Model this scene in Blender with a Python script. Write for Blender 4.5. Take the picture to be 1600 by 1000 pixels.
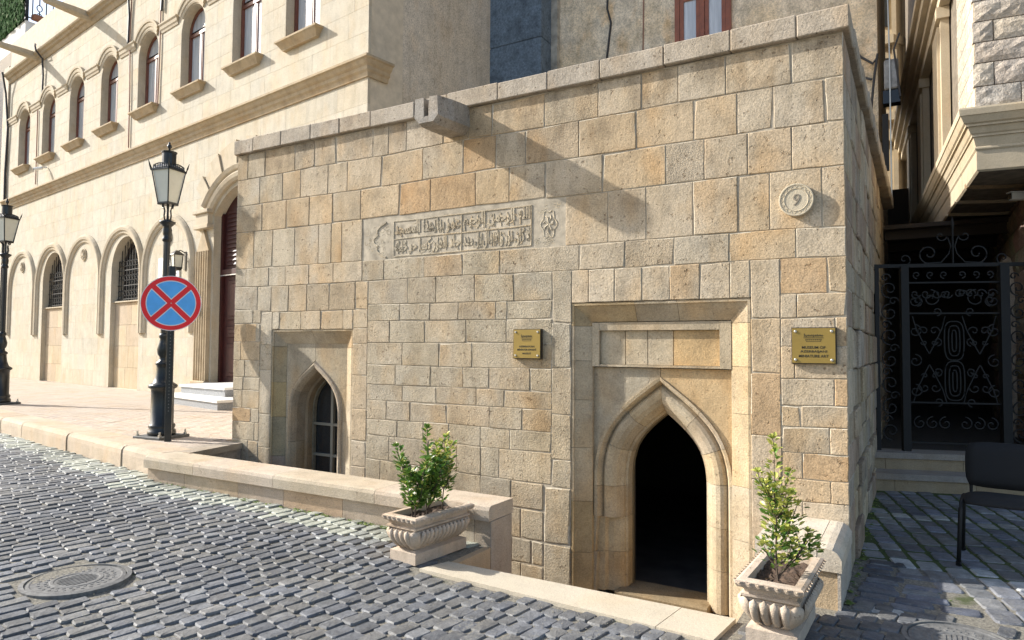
import bpy, bmesh, math, random
from mathutils import Vector, Matrix
for o in list(bpy.data.objects): bpy.data.objects.remove(o)
scene = bpy.context.scene
COL = scene.collection
rad = math.radians
random.seed(7)

# ---------------- camera, sky, sun, exposure ----------------
cam_d = bpy.data.cameras.new('camera'); cam = bpy.data.objects.new('camera', cam_d); COL.objects.link(cam)
cam_d.sensor_width = 36.0; cam_d.lens = 1068.0 / 1600 * 36
cam_d.clip_start = 0.05; cam_d.clip_end = 500
_R = Matrix((((0.861670, 0.014775, 0.507254), (0.507422, -0.038659, -0.860830), (0.006891, 0.999143, -0.040808))))
cam.matrix_world = Matrix.Translation((0.3951, -5.1793, 1.5000)) @ _R.to_4x4()
scene.camera = cam
SUN = Vector((1.0, 0.268, -0.60)).normalized()          # direction the light travels
w = bpy.data.worlds.new('World'); scene.world = w; w.use_nodes = True
nt = w.node_tree; bg = nt.nodes['Background']
sky = nt.nodes.new('ShaderNodeTexSky'); sky.sky_type = 'NISHITA'; sky.sun_disc = False
sky.sun_elevation = math.asin(-SUN.z); sky.sun_rotation = math.atan2(-SUN.x, -SUN.y)
sky.air_density = 1.0; sky.dust_density = 2.0; sky.ozone_density = 1.0
nt.links.new(sky.outputs[0], bg.inputs[0]); bg.inputs[1].default_value = 0.15
sd = bpy.data.lights.new('sun', 'SUN'); sd.energy = 5.0; sd.angle = rad(0.8); sd.color = (1.0, 0.965, 0.90)
so = bpy.data.objects.new('sun', sd); COL.objects.link(so)
so.rotation_euler = SUN.to_track_quat('-Z', 'Y').to_euler()
so.location = (-20, -10, 20)
scene.view_settings.view_transform = 'Standard'; scene.view_settings.look = 'None'
scene.view_settings.gamma = 1.0; scene.view_settings.exposure = 0.72
scene.view_settings.use_curve_mapping = False
scene.render.engine = 'CYCLES'

# ---------------- helpers ----------------
def M(name, verts, faces, mat=None, parent=None, smooth=False, loc=None, col=None, kind=None, label=None):
    me = bpy.data.meshes.new(name); me.from_pydata([tuple(v) for v in verts], [], faces)
    me.validate(); me.update()
    if smooth: me.polygons.foreach_set('use_smooth', [True] * len(me.polygons))
    if mat: me.materials.append(mat)
    return O(name, me, parent, loc, col, kind, label)
def O(name, me, parent=None, loc=None, col=None, kind=None, label=None, rot=None, scale=None):
    o = bpy.data.objects.new(name, me); COL.objects.link(o)
    if loc is not None: o.location = loc
    if rot is not None: o.rotation_euler = rot
    if scale is not None: o.scale = scale
    if parent is not None:
        o.parent = parent
        if parent.get('_w'): o.matrix_parent_inverse = Matrix.Translation(-parent.location)
    if col is not None: o.color = col
    if kind: o['kind'] = kind
    if label: o['label'] = label
    return o
def empty(name, loc, label, cat, group=None, rotz=0, world=False):
    """a thing; world=True means its parts are written in world metres"""
    o = bpy.data.objects.new(name, None); COL.objects.link(o); o.location = loc; o.rotation_euler = (0, 0, rotz)
    o.empty_display_size = 0.1
    if world: o['_w'] = 1
    return tag(o, label, cat, group)
def tag(o, label, cat, group=None):
    o['label'] = label; o['category'] = cat
    if group: o['group'] = group
    return o
def children_of(o): return [c for c in COL.objects if c.parent == o]
def dup(root, loc, label=None, rotz=None, scale=None):
    kids = {}
    for c in COL.objects:
        if c.parent: kids.setdefault(c.parent.name, []).append(c)
    def rec(o, par):
        c = o.copy(); COL.objects.link(c)
        if par: c.parent = par
        for k in kids.get(o.name, []): rec(k, c)
        return c
    r = rec(root, None); r.location = loc
    if rotz is not None: r.rotation_euler = (0, 0, rotz)
    if scale: r.scale = (scale,) * 3
    if label: r['label'] = label
    return r
class G:
    """collects verts and faces"""
    def __init__(s): s.v = []; s.f = []
    def add(s, v, f):
        n = len(s.v); s.v += [tuple(p) for p in v]; s.f += [tuple(i + n for i in q) for q in f]; return s
    def box(s, x0, x1, y0, y1, z0, z1):
        return s.add([(x0,y0,z0),(x1,y0,z0),(x1,y1,z0),(x0,y1,z0),(x0,y0,z1),(x1,y0,z1),(x1,y1,z1),(x0,y1,z1)],
                     [(0,3,2,1),(4,5,6,7),(0,1,5,4),(1,2,6,5),(2,3,7,6),(3,0,4,7)])
    def bbox(s, x0, x1, y0, y1, z0, z1, b=0.006):
        """box with chamfered edges: 24 verts"""
        vs = []; idx = {}
        X = (x0, x1); Y = (y0, y1); Z = (z0, z1); sg = (1, -1)
        for i in (0,1):
            for j in (0,1):
                for k in (0,1):
                    for a in range(3):
                        p = [X[i], Y[j], Z[k]]
                        for c in range(3):
                            if c != a: p[c] += (sg[(i,j,k)[c]]) * b
                        idx[(i,j,k,a)] = len(vs); vs.append(p)
        f = []
        for a in range(3):
            c, d = [q for q in range(3) if q != a]
            for s_ in (0,1):
                q = []
                for (u, v) in ((0,0),(1,0),(1,1),(0,1)):
                    t = [0,0,0]; t[a] = s_; t[c] = u; t[d] = v; q.append(idx[(t[0],t[1],t[2],a)])
                f.append(tuple(q))
            for u in (0,1):
                for v in (0,1):
                    t0 = [0,0,0]; t0[c] = u; t0[d] = v; t1 = list(t0); t1[a] = 1
                    f.append((idx[(*t0, c)], idx[(*t1, c)], idx[(*t1, d)], idx[(*t0, d)]))
        for i in (0,1):
            for j in (0,1):
                for k in (0,1): f.append(tuple(idx[(i,j,k,a)] for a in range(3)))
        return s.add(vs, f)
    def tube(s, pts, r, n=6, cap=True, flat=None):
        pts = [Vector(p) for p in pts]; rings = []; base = len(s.v)
        up0 = Vector((0,0,1))
        for i, p in enumerate(pts):
            d = (pts[min(i+1, len(pts)-1)] - pts[max(i-1, 0)])
            if d.length < 1e-9: d = Vector((0,0,1))
            d.normalize()
            a = d.cross(flat if flat else (up0 if abs(d.z) < .95 else Vector((1,0,0))))
            if a.length < 1e-6: a = d.orthogonal()
            a.normalize(); b = d.cross(a)
            rr = r[i] if isinstance(r, (list, tuple)) else r
            for k in range(n):
                t = 2*math.pi*(k+.5)/n; s.v.append(tuple(p + (a*math.cos(t) + b*math.sin(t))*rr))
        for i in range(len(pts)-1):
            for k in range(n):
                s.f.append((base+i*n+k, base+i*n+(k+1)%n, base+(i+1)*n+(k+1)%n, base+(i+1)*n+k))
        if cap:
            s.f.append(tuple(base+k for k in reversed(range(n)))); s.f.append(tuple(base+(len(pts)-1)*n+k for k in range(n)))
        return s
    def lathe(s, prof, n=20, cx=0, cy=0, cap=True, ph=0.0):
        base = len(s.v)
        for (r, z) in prof:
            for k in range(n):
                t = 2*math.pi*k/n + ph; s.v.append((cx + r*math.cos(t), cy + r*math.sin(t), z))
        for i in range(len(prof)-1):
            for k in range(n):
                s.f.append((base+i*n+k, base+i*n+(k+1)%n, base+(i+1)*n+(k+1)%n, base+(i+1)*n+k))
        if cap:
            s.f.append(tuple(base+k for k in reversed(range(n)))); s.f.append(tuple(base+(len(prof)-1)*n+k for k in range(n)))
        return s
    def prism(s, pts, y0, y1):
        """outline in x,z pushed from y0 to y1"""
        n = len(pts)
        return s.add([(x, y0, z) for x, z in pts] + [(x, y1, z) for x, z in pts],
                     [tuple(range(n)), tuple(range(2*n-1, n-1, -1))] + [(i, i+n, (i+1) % n + n, (i+1) % n) for i in range(n)])
    def slab(s, pts, z0, z1):
        """outline in x,y pushed from z0 to z1 (numbers or lists)"""
        n = len(pts); a = z0 if isinstance(z0, (list, tuple)) else [z0]*n; b = z1 if isinstance(z1, (list, tuple)) else [z1]*n
        return s.add([(x, y, a[i]) for i, (x, y) in enumerate(pts)] + [(x, y, b[i]) for i, (x, y) in enumerate(pts)],
                     [tuple(range(n-1, -1, -1)), tuple(range(n, 2*n))] + [(i, (i+1) % n, (i+1) % n + n, i+n) for i in range(n)])
    def make(s, name, mat=None, parent=None, **k):
        o = M(name, s.v, s.f, mat, parent, **k)
        bm = bmesh.new(); bm.from_mesh(o.data); bmesh.ops.recalc_face_normals(bm, faces=bm.faces); bm.to_mesh(o.data); bm.free()
        return o
def resample(path, step):
    out = [path[0]]
    for a, b in zip(path[:-1], path[1:]):
        d = math.dist(a, b); k = max(1, round(d/step))
        for i in range(1, k+1): out.append((a[0]+(b[0]-a[0])*i/k, a[1]+(b[1]-a[1])*i/k))
    return out
def sweep(path, prof, a0=0.0, a1=1.0, gap=0.0, flat_ends=True):
    """closed profile [(outward offset, y)] carried along a path in x,z; returns G. a0..a1: share of the length kept"""
    L = [0.0]
    for p, q in zip(path[:-1], path[1:]): L.append(L[-1] + math.dist(p, q))
    T = L[-1]; s0 = a0*T + gap; s1 = a1*T - gap
    nor = []
    for i in range(len(path)):
        def dirn(a, b):
            d = math.dist(a, b); return ((b[0]-a[0])/d, (b[1]-a[1])/d)
        d0 = dirn(path[i-1], path[i]) if i > 0 else dirn(path[0], path[1])
        d1 = dirn(path[i], path[i+1]) if i < len(path)-1 else d0
        n0 = (-d0[1], d0[0]); n1 = (-d1[1], d1[0]); m = (n0[0]+n1[0], n0[1]+n1[1]); l = math.hypot(*m) or 1
        m = (m[0]/l, m[1]/l); c = max(.80 if abs(m[0]) < .1 and m[1] > .9 and abs(n0[1]) < .97 and abs(n0[0]) < .97 else .2, m[0]*n0[0]+m[1]*n0[1]); nor.append((m[0]/c, m[1]/c))
    pts = []
    def at(s):
        for i in range(len(L)-1):
            if s <= L[i+1] + 1e-9:
                t = (s-L[i])/max(1e-9, L[i+1]-L[i]); p, q = path[i], path[i+1]
                d = math.dist(p, q); nn = (-(q[1]-p[1])/d, (q[0]-p[0])/d)
                if t*d < .006 and abs(s/T-.5) < .02 and (a0 == .5 or a1 == .5): nn = nor[i]
                if (1-t)*d < .006 and abs(s/T-.5) < .02 and (a0 == .5 or a1 == .5): nn = nor[i+1]
                return ((p[0]+(q[0]-p[0])*t, p[1]+(q[1]-p[1])*t), nn)
        return (path[-1], nor[-1])
    pts.append(at(s0))
    for i in range(len(path)):
        if s0 + 1e-4 < L[i] < s1 - 1e-4: pts.append((path[i], nor[i]))
    pts.append(at(s1))
    g = G(); n = len(prof)
    for (p, m) in pts:
        for (o, y) in prof: g.v.append((p[0]+m[0]*o, y, p[1]+m[1]*o))
    for i in range(len(pts)-1):
        for k in range(n): g.f.append((i*n+k, i*n+(k+1) % n, (i+1)*n+(k+1) % n, (i+1)*n+k))
    g.f.append(tuple(range(n))); g.f.append(tuple((len(pts)-1)*n+k for k in reversed(range(n))))
    return g
def pointed(cx, w_, zb, zs, za, n=10):
    """pointed (four-centred) opening outline from lower left over the apex to lower right"""
    h = za - zs
    P = [(-w_, zs), (-w_, zs+.50*h), (-.70*w_, zs+.68*h), (0, za)]
    half = []
    for i in range(n+1):
        t = i/n; c = [(1-t)**3, 3*t*(1-t)**2, 3*t*t*(1-t), t**3]
        half.append((sum(c[j]*P[j][0] for j in range(4)), sum(c[j]*P[j][1] for j in range(4))))
    pts = [(-w_, zb)] + half + [(-x, z) for x, z in half[-2::-1]] + [(w_, zb)]
    return [(cx+x, z) for x, z in pts]
def rounded(cx, w_, zb, zs, n=10, rise=None):
    rise = w_ if rise is None else rise
    pts = [(-w_, zb)] + [(-w_*math.cos(math.pi*i/(2*n)), zs + rise*math.sin(math.pi*i/(2*n))) for i in range(n+1)]
    if rise < w_*.99:      # segmental
        R_ = (w_*w_ + rise*rise)/(2*rise); a = math.asin(w_/R_)
        pts = [(-w_, zb)] + [(-R_*math.sin(a*(1-i/n)), zs+rise-R_+R_*math.cos(a*(1-i/n))) for i in range(n+1)]
    pts = pts + [(-x, z) for x, z in pts[-2::-1]]
    return [(cx+x, z) for x, z in pts]
def gz(x, y=0):
    """height of the street surface"""
    if x > -2.4: return 0.0
    if x < -6.4: return 0.185
    t = (-2.4-x)/4.0
    return 0.185*t

# ---------------- materials ----------------
def mat(name): 
    m = bpy.data.materials.new(name); m.use_nodes = True; return m, m.node_tree, m.node_tree.nodes['Principled BSDF']
def nn_(t, typ, **k):
    n = t.nodes.new(typ)
    for a, b in k.items():
        if a.startswith('i_'): n.inputs[int(a[2:])].default_value = b
        else: setattr(n, a, b)
    return n
def lk(t, a, b): t.links.new(a, b)
def ramp(t, src, stops):
    r = t.nodes.new('ShaderNodeValToRGB'); e = r.color_ramp.elements
    while len(e) < len(stops): e.new(.5)
    for i, (p, c) in enumerate(stops):
        e[i].position = p; e[i].color = c if isinstance(c, tuple) and len(c) == 4 else ((*c, 1) if isinstance(c, tuple) else (c, c, c, 1))
    lk(t, src, r.inputs[0]); return r.outputs[0]
def mix(t, f, a, b, mode='MIX'):
    n = t.nodes.new('ShaderNodeMix'); n.data_type = 'RGBA'; n.blend_type = mode
    for s, v in ((0, f), (6, a), (7, b)):
        if hasattr(v, 'links'): lk(t, v, n.inputs[s])
        else: n.inputs[s].default_value = v if not isinstance(v, tuple) else ((*v, 1) if len(v) == 3 else v)
    return n.outputs[2]
def math_(t, op, a, b=None):
    n = t.nodes.new('ShaderNodeMath'); n.operation = op
    for i, v in enumerate((a, b)):
        if v is None: continue
        if hasattr(v, 'links'): lk(t, v, n.inputs[i])
        else: n.inputs[i].default_value = v
    return n.outputs[0]
def noise(t, vec, scale, detail=4, rough=.55, sc=None):
    if sc:
        mp = t.nodes.new('ShaderNodeMapping'); mp.inputs[3].default_value = sc; lk(t, vec, mp.inputs[0]); vec = mp.outputs[0]
    n = t.nodes.new('ShaderNodeTexNoise'); n.inputs['Scale'].default_value = scale; n.inputs['Detail'].default_value = detail
    n.inputs['Roughness'].default_value = rough; lk(t, vec, n.inputs[0]); return n.outputs[0]
def bump(t, p, h, strength, dist, prev=None):
    b = t.nodes.new('ShaderNodeBump'); b.inputs['Strength'].default_value = strength; b.inputs['Distance'].default_value = dist
    lk(t, h, b.inputs['Height'])
    if prev is not None: lk(t, prev, b.inputs['Normal'])
    return b.outputs[0]
def stone_mat(name, base=None, rough=.9, fine=1.0, pits=1.0, stain=1.0, var=.28, streak=0.0, fine_scale=70, topdirt=None):
    """weathered stone; base None = the object's own colour, whose alpha says how coarsely it is tooled"""
    m, t, p = mat(name); pos = t.nodes.new('ShaderNodeNewGeometry').outputs['Position']
    oi = t.nodes.new('ShaderNodeObjectInfo')
    add = t.nodes.new('ShaderNodeVectorMath'); add.operation = 'ADD'
    cr = t.nodes.new('ShaderNodeCombineXYZ'); k = math_(t, 'MULTIPLY', oi.outputs['Random'], 9.0)
    for i in range(3): lk(t, k, cr.inputs[i])
    lk(t, pos, add.inputs[0]); lk(t, cr.outputs[0], add.inputs[1]); v = add.outputs[0]
    c = oi.outputs['Color'] if base is None else None
    if c is None:
        rgb = t.nodes.new('ShaderNodeRGB'); rgb.outputs[0].default_value = (*base, 1); c = rgb.outputs[0]
    n1 = noise(t, v, 4.2, 6, .65); f1 = ramp(t, n1, [(.28, 1-var), (.5, 1.0), (.72, 1+var*.6)])
    c = mix(t, 1.0, c, f1, 'MULTIPLY')
    w1 = noise(t, pos, 1.15, 6, .62, sc=(1, 1, .75)); c = mix(t, math_(t, 'MULTIPLY', ramp(t, w1, [(.42, 0.0), (.62, 1.0)]), .50*stain), c, mix(t, 1.0, c, (.96, .85, .67), 'MULTIPLY'))
    w2 = noise(t, pos, 2.3, 7, .68, sc=(1, 1, .6)); c = mix(t, math_(t, 'MULTIPLY', ramp(t, w2, [(.50, 0.0), (.66, 1.0)]), .50*stain), c, mix(t, 1.0, c, (.70, .69, .66), 'MULTIPLY'))
    n2 = noise(t, v, 2.1, 3, .5, sc=(1.3, 1.3, .7))
    c = mix(t, math_(t, 'MULTIPLY', ramp(t, n2, [(.52, 0.0), (.70, 1.0)]), .60*stain), c, mix(t, 1.0, c, (1.03, .84, .61), 'MULTIPLY'))
    n2b = noise(t, v, 4.4, 4, .6)
    c = mix(t, math_(t, 'MULTIPLY', ramp(t, n2b, [(.56, 0.0), (.74, 1.0)]), .45*stain), c, mix(t, 1.0, c, (.82, .82, .80), 'MULTIPLY'))
    n3 = noise(t, v, fine_scale*1.15, 4, .75); c = mix(t, min(.95, .75*fine), c, mix(t, 1.0, c, ramp(t, n3, [(.30, .52), (.5, 1.0), (.70, 1.38)]), 'MULTIPLY'))
    bp = ramp(t, noise(t, v, 11, 5, .7), [(.69, 0.0), (.725, 1.0)]); c = mix(t, math_(t, 'MULTIPLY', bp, .65*min(1, pits)), c, mix(t, 1.0, c, (.34, .29, .23), 'MULTIPLY'))
    pt = noise(t, v, 26, 3, .65); pm = ramp(t, pt, [(.63, 0.0), (.70, 1.0)])
    pm = math_(t, 'MULTIPLY', pm, pits)
    c = mix(t, math_(t, 'MULTIPLY', pm, .55), c, mix(t, 1.0, c, (.42, .36, .30), 'MULTIPLY'))
    if streak:
        sn = noise(t, pos, 6, 4, .6, sc=(1.6, 1.6, .16)); c = mix(t, math_(t, 'MULTIPLY', ramp(t, sn, [(.50, 0.0), (.72, 1.0)]), streak), c, mix(t, 1.0, c, (.62, .60, .56), 'MULTIPLY'))
    if topdirt:
        z0, z1 = topdirt; sp = t.nodes.new('ShaderNodeSeparateXYZ'); lk(t, pos, sp.inputs[0])
        mr = nn_(t, 'ShaderNodeMapRange'); mr.inputs[1].default_value = z0; mr.inputs[2].default_value = z1; lk(t, sp.outputs[2], mr.inputs[0])
        sn = noise(t, pos, 7, 4, .6, sc=(1, 1, .3)); q = math_(t, 'MULTIPLY', mr.outputs[0], ramp(t, sn, [(.45, 0.0), (.68, 1.0)]))
        c = mix(t, math_(t, 'MULTIPLY', q, .85), c, mix(t, 1.0, c, (.45, .42, .38), 'MULTIPLY'))
    lk(t, c, p.inputs['Base Color']); p.inputs['Roughness'].default_value = rough; p.inputs['Specular IOR Level'].default_value = .25
    coarse = oi.outputs['Alpha'] if base is None else None
    hf = noise(t, v, fine_scale, 3, .75); hm = noise(t, v, fine_scale*.30, 4, .65)
    b1 = bump(t, p, hm, .6, .008*fine)
    b = t.nodes.new('ShaderNodeBump'); b.inputs['Distance'].default_value = .005*fine; lk(t, hf, b.inputs['Height']); lk(t, b1, b.inputs['Normal'])
    if coarse is not None: lk(t, coarse, b.inputs['Strength']); b.inputs['Distance'].default_value = .010*fine
    else: b.inputs['Strength'].default_value = .7
    pmi = math_(t, 'SUBTRACT', 1.0, pm)
    b3 = bump(t, p, pmi, .8, .006, b.outputs[0]); lk(t, b3, p.inputs['Normal'])
    return m
def plain_mat(name, col, rough=.6, metal=0.0, spec=.5, nscale=0, nvar=.15, bs=0, bd=.002, coat=0):
    m, t, p = mat(name); p.inputs['Roughness'].default_value = rough; p.inputs['Metallic'].default_value = metal
    p.inputs['Specular IOR Level'].default_value = spec; p.inputs['Coat Weight'].default_value = coat
    p.inputs['Base Color'].default_value = (*col, 1)
    pos = t.nodes.new('ShaderNodeTexCoord').outputs['Object']
    if nscale:
        f = ramp(t, noise(t, pos, nscale, 5, .6), [(.3, 1-nvar), (.7, 1+nvar)]); lk(t, mix(t, 1.0, col, f, 'MULTIPLY'), p.inputs['Base Color'])
    if bs: lk(t, bump(t, p, noise(t, pos, bs, 3, .7), .6, bd), p.inputs['Normal'])
    return m
MS = stone_mat('museum_limestone', None, topdirt=(3.1, 3.75), streak=.35, pits=1.2)
MCOP = stone_mat('coping_limestone', (.43, .37, .295), stain=.7, streak=.35, pits=1.3)
MNICHE = stone_mat('niche_limestone', None, pits=.5, streak=.25, fine=.8)
MRUB = stone_mat('side_wall_stone', None, pits=1.5, streak=.5, var=.4)
MORT = plain_mat('pale_mortar', (.43, .37, .28), .95, nscale=9, nvar=.35, bs=60, bd=.004)
DMORT = plain_mat('dark_joint', (.17, .14, .105), .95, nscale=9, nvar=.35, bs=60, bd=.004)
BS = stone_mat('cream_limestone', None, fine=.6, pits=.25, stain=.55, var=.12, streak=.30)
BMOLD = stone_mat('cream_moulding_stone', (.44, .355, .24), fine=.4, pits=.3, stain=.7, streak=.35, var=.2)
BMOLDP = stone_mat('pale_moulding_stone', (.50, .43, .32), fine=.4, pits=.2, stain=.4, streak=.25, var=.15)
PAVE_WALL = stone_mat('kerb_limestone', None, fine=.8, pits=.5, stain=.5, var=.16, streak=.2, fine_scale=110)
SLAB = stone_mat('sill_limestone', (.52, .46, .36), fine=.6, pits=.15, stain=.3, var=.1, fine_scale=120)
PLASTER = stone_mat('rough_plaster', (.74, .645, .50), fine=1.5, pits=.4, stain=1.2, streak=.5, var=.35, fine_scale=34)
PLASTER2 = stone_mat('grey_rough_plaster', (.60, .53, .43), fine=1.5, pits=.2, stain=.5, streak=.45, var=.2, fine_scale=34)
ROCK = stone_mat('rough_faced_stone', None, fine=1.3, pits=.6, stain=.5, var=.2, fine_scale=30)
RSTONE = stone_mat('carved_cornice_stone', (.50, .42, .30), fine=.35, pits=.1, stain=.4, streak=.2, var=.12)
PLANTER = stone_mat('planter_stone', (.52, .43, .34), fine=.6, pits=.6, stain=.6, streak=.5, var=.25, fine_scale=160)
BLACK = plain_mat('black_painted_iron', (.012, .015, .016), .32, 0, .5, nscale=14, nvar=.3, bs=40, bd=.0015)
IRON = plain_mat('dark_wrought_iron', (.005, .005, .005), .65, .0, .5, nscale=20, nvar=.3)
WOOD = plain_mat('brown_window_wood', (.16, .050, .026), .42, 0, .5, nscale=6, nvar=.25, bs=30, bd=.001)
WOOD2 = plain_mat('orange_brown_window_wood', (.24, .072, .028), .38, 0, .5, nscale=6, nvar=.25)
DOORW = plain_mat('dark_red_door_wood', (.050, .011, .009), .55, 0, .35, nscale=8, nvar=.3, bs=30, bd=.001)
BRASS = plain_mat('brushed_brass_plate', (.30, .205, .050), .45, .4, .5, nscale=5, nvar=.10)
STEEL = plain_mat('steel_screw', (.55, .52, .46), .35, .8, .5)
INK = plain_mat('black_engraved_lettering', (.018, .014, .008), .6)
SIGNR = plain_mat('sign_red', (.88, .018, .025), .45, nscale=6, nvar=.06)
SIGNB = plain_mat('sign_blue', (.11, .46, .97), .45, nscale=7, nvar=.12)
SIGNW = plain_mat('sign_white', (.80, .80, .80), .45)
WHITE = plain_mat('white_plastic', (.75, .75, .73), .4)
LENS = plain_mat('black_lens', (.01, .01, .01), .1)
FROST = plain_mat('frosted_lantern_glass', (.62, .62, .53), .35, nscale=5, nvar=.08)
MARBLE = plain_mat('white_marble_tread', (.72, .70, .66), .5, nscale=4, nvar=.08)
GRANITE = plain_mat('grey_granite_riser', (.25, .26, .27), .6, nscale=60, nvar=.35)
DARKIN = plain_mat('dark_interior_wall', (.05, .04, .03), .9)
SOIL = plain_mat('planter_soil', (.075, .048, .032), .95, nscale=60, nvar=.6, bs=50, bd=.02)
BARK = plain_mat('shrub_bark', (.07, .05, .035), .9)
FABRIC = plain_mat('black_chair_fabric', (.012, .012, .013), .85, bs=300, bd=.001)
PINKW = plain_mat('pale_pink_render', (.66, .58, .53), .9, nscale=2, nvar=.06, bs=60, bd=.002)
WHITEW = plain_mat('white_render', (.74, .71, .66), .9, nscale=2, nvar=.06, bs=60, bd=.002)
CABLE = plain_mat('dark_cable', (.03, .03, .032), .6)
PIPE = plain_mat('rusty_brown_pipe', (.30, .17, .12), .7)
CASTI = plain_mat('cast_iron_cover', (.15, .148, .142), .8, .0, .3, nscale=25, nvar=.35, bs=80, bd=.003)
ROOFM = plain_mat('roof_screed', (.32, .29, .25), .95, nscale=3, nvar=.2)
TERRA = plain_mat('terracotta_pot', (.30, .13, .07), .8)
def glass_mat(name, col, rough=.06):
    m, t, p = mat(name); p.inputs['Base Color'].default_value = (*col, 1); p.inputs['Roughness'].default_value = rough
    p.inputs['Specular IOR Level'].default_value = 1.0; p.inputs['Coat Weight'].default_value = .6; p.inputs['Coat Roughness'].default_value = .03
    pos = t.nodes.new('ShaderNodeNewGeometry').outputs['Position']
    f = ramp(t, noise(t, pos, 5, 3, .5, sc=(3, 3, .25)), [(.35, .8), (.7, 1.15)]); lk(t, mix(t, 1.0, col, f, 'MULTIPLY'), p.inputs['Base Color'])
    return m
PANE = glass_mat('sky_pale_window_pane', (.50, .53, .56))  # pale base colour paints the sky's reflection into the glass
PANED = glass_mat('dark_window_pane', (.02, .025, .03))
def sett_mat():
    m, t, p = mat('basalt_sett'); pos = t.nodes.new('ShaderNodeNewGeometry').outputs['Position']
    oi = t.nodes.new('ShaderNodeObjectInfo'); at = t.nodes.new('ShaderNodeAttribute'); at.attribute_name = 'tone'; at.attribute_type = 'GEOMETRY'
    c = mix(t, 1.0, oi.outputs['Color'], at.outputs['Color'], 'MULTIPLY')
    c = mix(t, 1.0, c, ramp(t, noise(t, pos, 9, 5, .7), [(.3, .62), (.7, 1.35)]), 'MULTIPLY')
    c = mix(t, 1.0, c, ramp(t, noise(t, pos, .9, 4, .6), [(.35, .80), (.65, 1.18)]), 'MULTIPLY')
    c = mix(t, .5, c, mix(t, 1.0, c, ramp(t, noise(t, pos, 120, 3, .7), [(.3, .55), (.72, 1.5)]), 'MULTIPLY'))
    dn = ramp(t, noise(t, pos, 3.1, 5, .7), [(.50, 0.0), (.66, 1.0)])
    dd = ramp(t, noise(t, pos, 42, 3, .7), [(.50, 0.0), (.62, 1.0)])
    c = mix(t, math_(t, 'MULTIPLY', math_(t, 'MULTIPLY', dn, dd), .55), c, (.30, .28, .22))
    lk(t, c, p.inputs['Base Color'])
    r = ramp(t, noise(t, pos, 12, 3, .6), [(.3, .50), (.7, .80)]); lk(t, r, p.inputs['Roughness']); p.inputs['Specular IOR Level'].default_value = .42
    b1 = bump(t, p, noise(t, pos, 38, 3, .6), .6, .008); lk(t, bump(t, p, noise(t, pos, 170, 3, .7), .6, .003, b1), p.inputs['Normal'])
    return m
SETT = sett_mat()
def joint_mat(name, a, b, moss, ms):
    m, t, p = mat(name); pos = t.nodes.new('ShaderNodeNewGeometry').outputs['Position']
    c = mix(t, ramp(t, noise(t, pos, 60, 4, .7), [(.35, 0.0), (.65, 1.0)]), a, b)
    c = mix(t, ramp(t, noise(t, pos, 2.2, 4, .65), [(ms, 0.0), (ms+.10, 1.0)]), c, moss)
    lk(t, c, p.inputs['Base Color']); p.inputs['Roughness'].default_value = .95
    lk(t, bump(t, p, noise(t, pos, 120, 3, .7), .9, .008), p.inputs['Normal']); return m
JOINT = joint_mat('sandy_joint_fill', (.11, .10, .08), (.30, .275, .22), (.07, .085, .03), .60)
MOSSJ = joint_mat('mossy_joint_fill', (.035, .05, .015), (.08, .12, .025), (.09, .085, .06), .62)
def moss_mat():
    m, t, p = mat('moss'); pos = t.nodes.new('ShaderNodeNewGeometry').outputs['Position']
    lk(t, mix(t, ramp(t, noise(t, pos, 40, 3, .6), [(.35, 0.0), (.65, 1.0)]), (.05, .09, .015), (.16, .20, .04)), p.inputs['Base Color']); p.inputs['Roughness'].default_value = .95
    return m
MOSS = moss_mat()
def leaf_mat(name, a, b, c3, scale=9, yz=None):
    m, t, p = mat(name); pos = t.nodes.new('ShaderNodeNewGeometry').outputs['Position']; at = t.nodes.new('ShaderNodeAttribute'); at.attribute_name = 'tone'
    sp = t.nodes.new('ShaderNodeSeparateColor'); lk(t, at.outputs['Color'], sp.inputs[0])
    c = mix(t, sp.outputs[0], a, b); c = mix(t, sp.outputs[1], c, c3)
    lk(t, c, p.inputs['Base Color']); p.inputs['Roughness'].default_value = .38; p.inputs['Specular IOR Level'].default_value = .5
    try: p.inputs['Subsurface Weight'].default_value = 0.0
    except Exception: pass
    tr = t.nodes.new('ShaderNodeBsdfTranslucent'); lk(t, c, tr.inputs[0]); ms = t.nodes.new('ShaderNodeMixShader'); ms.inputs[0].default_value = .28
    out = t.nodes['Material Output']; lk(t, p.outputs[0], ms.inputs[1]); lk(t, tr.outputs[0], ms.inputs[2]); lk(t, ms.outputs[0], out.inputs[0])
    return m
LEAF = leaf_mat('euonymus_leaf', (.032, .095, .016), (.12, .27, .04), (.62, .60, .15))
HEDGE = leaf_mat('hedge_leaf', (.040, .095, .030), (.10, .19, .07), (.28, .34, .20))
HEDGE.node_tree.nodes['Principled BSDF'].inputs['Roughness'].default_value = .95; HEDGE.node_tree.nodes['Principled BSDF'].inputs['Specular IOR Level'].default_value = .05
def tone_attr(me, cols):
    a = me.color_attributes.new('tone', 'FLOAT_COLOR', 'POINT')
    flat = [x for c in cols for x in c]; a.data.foreach_set('color', flat)

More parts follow.
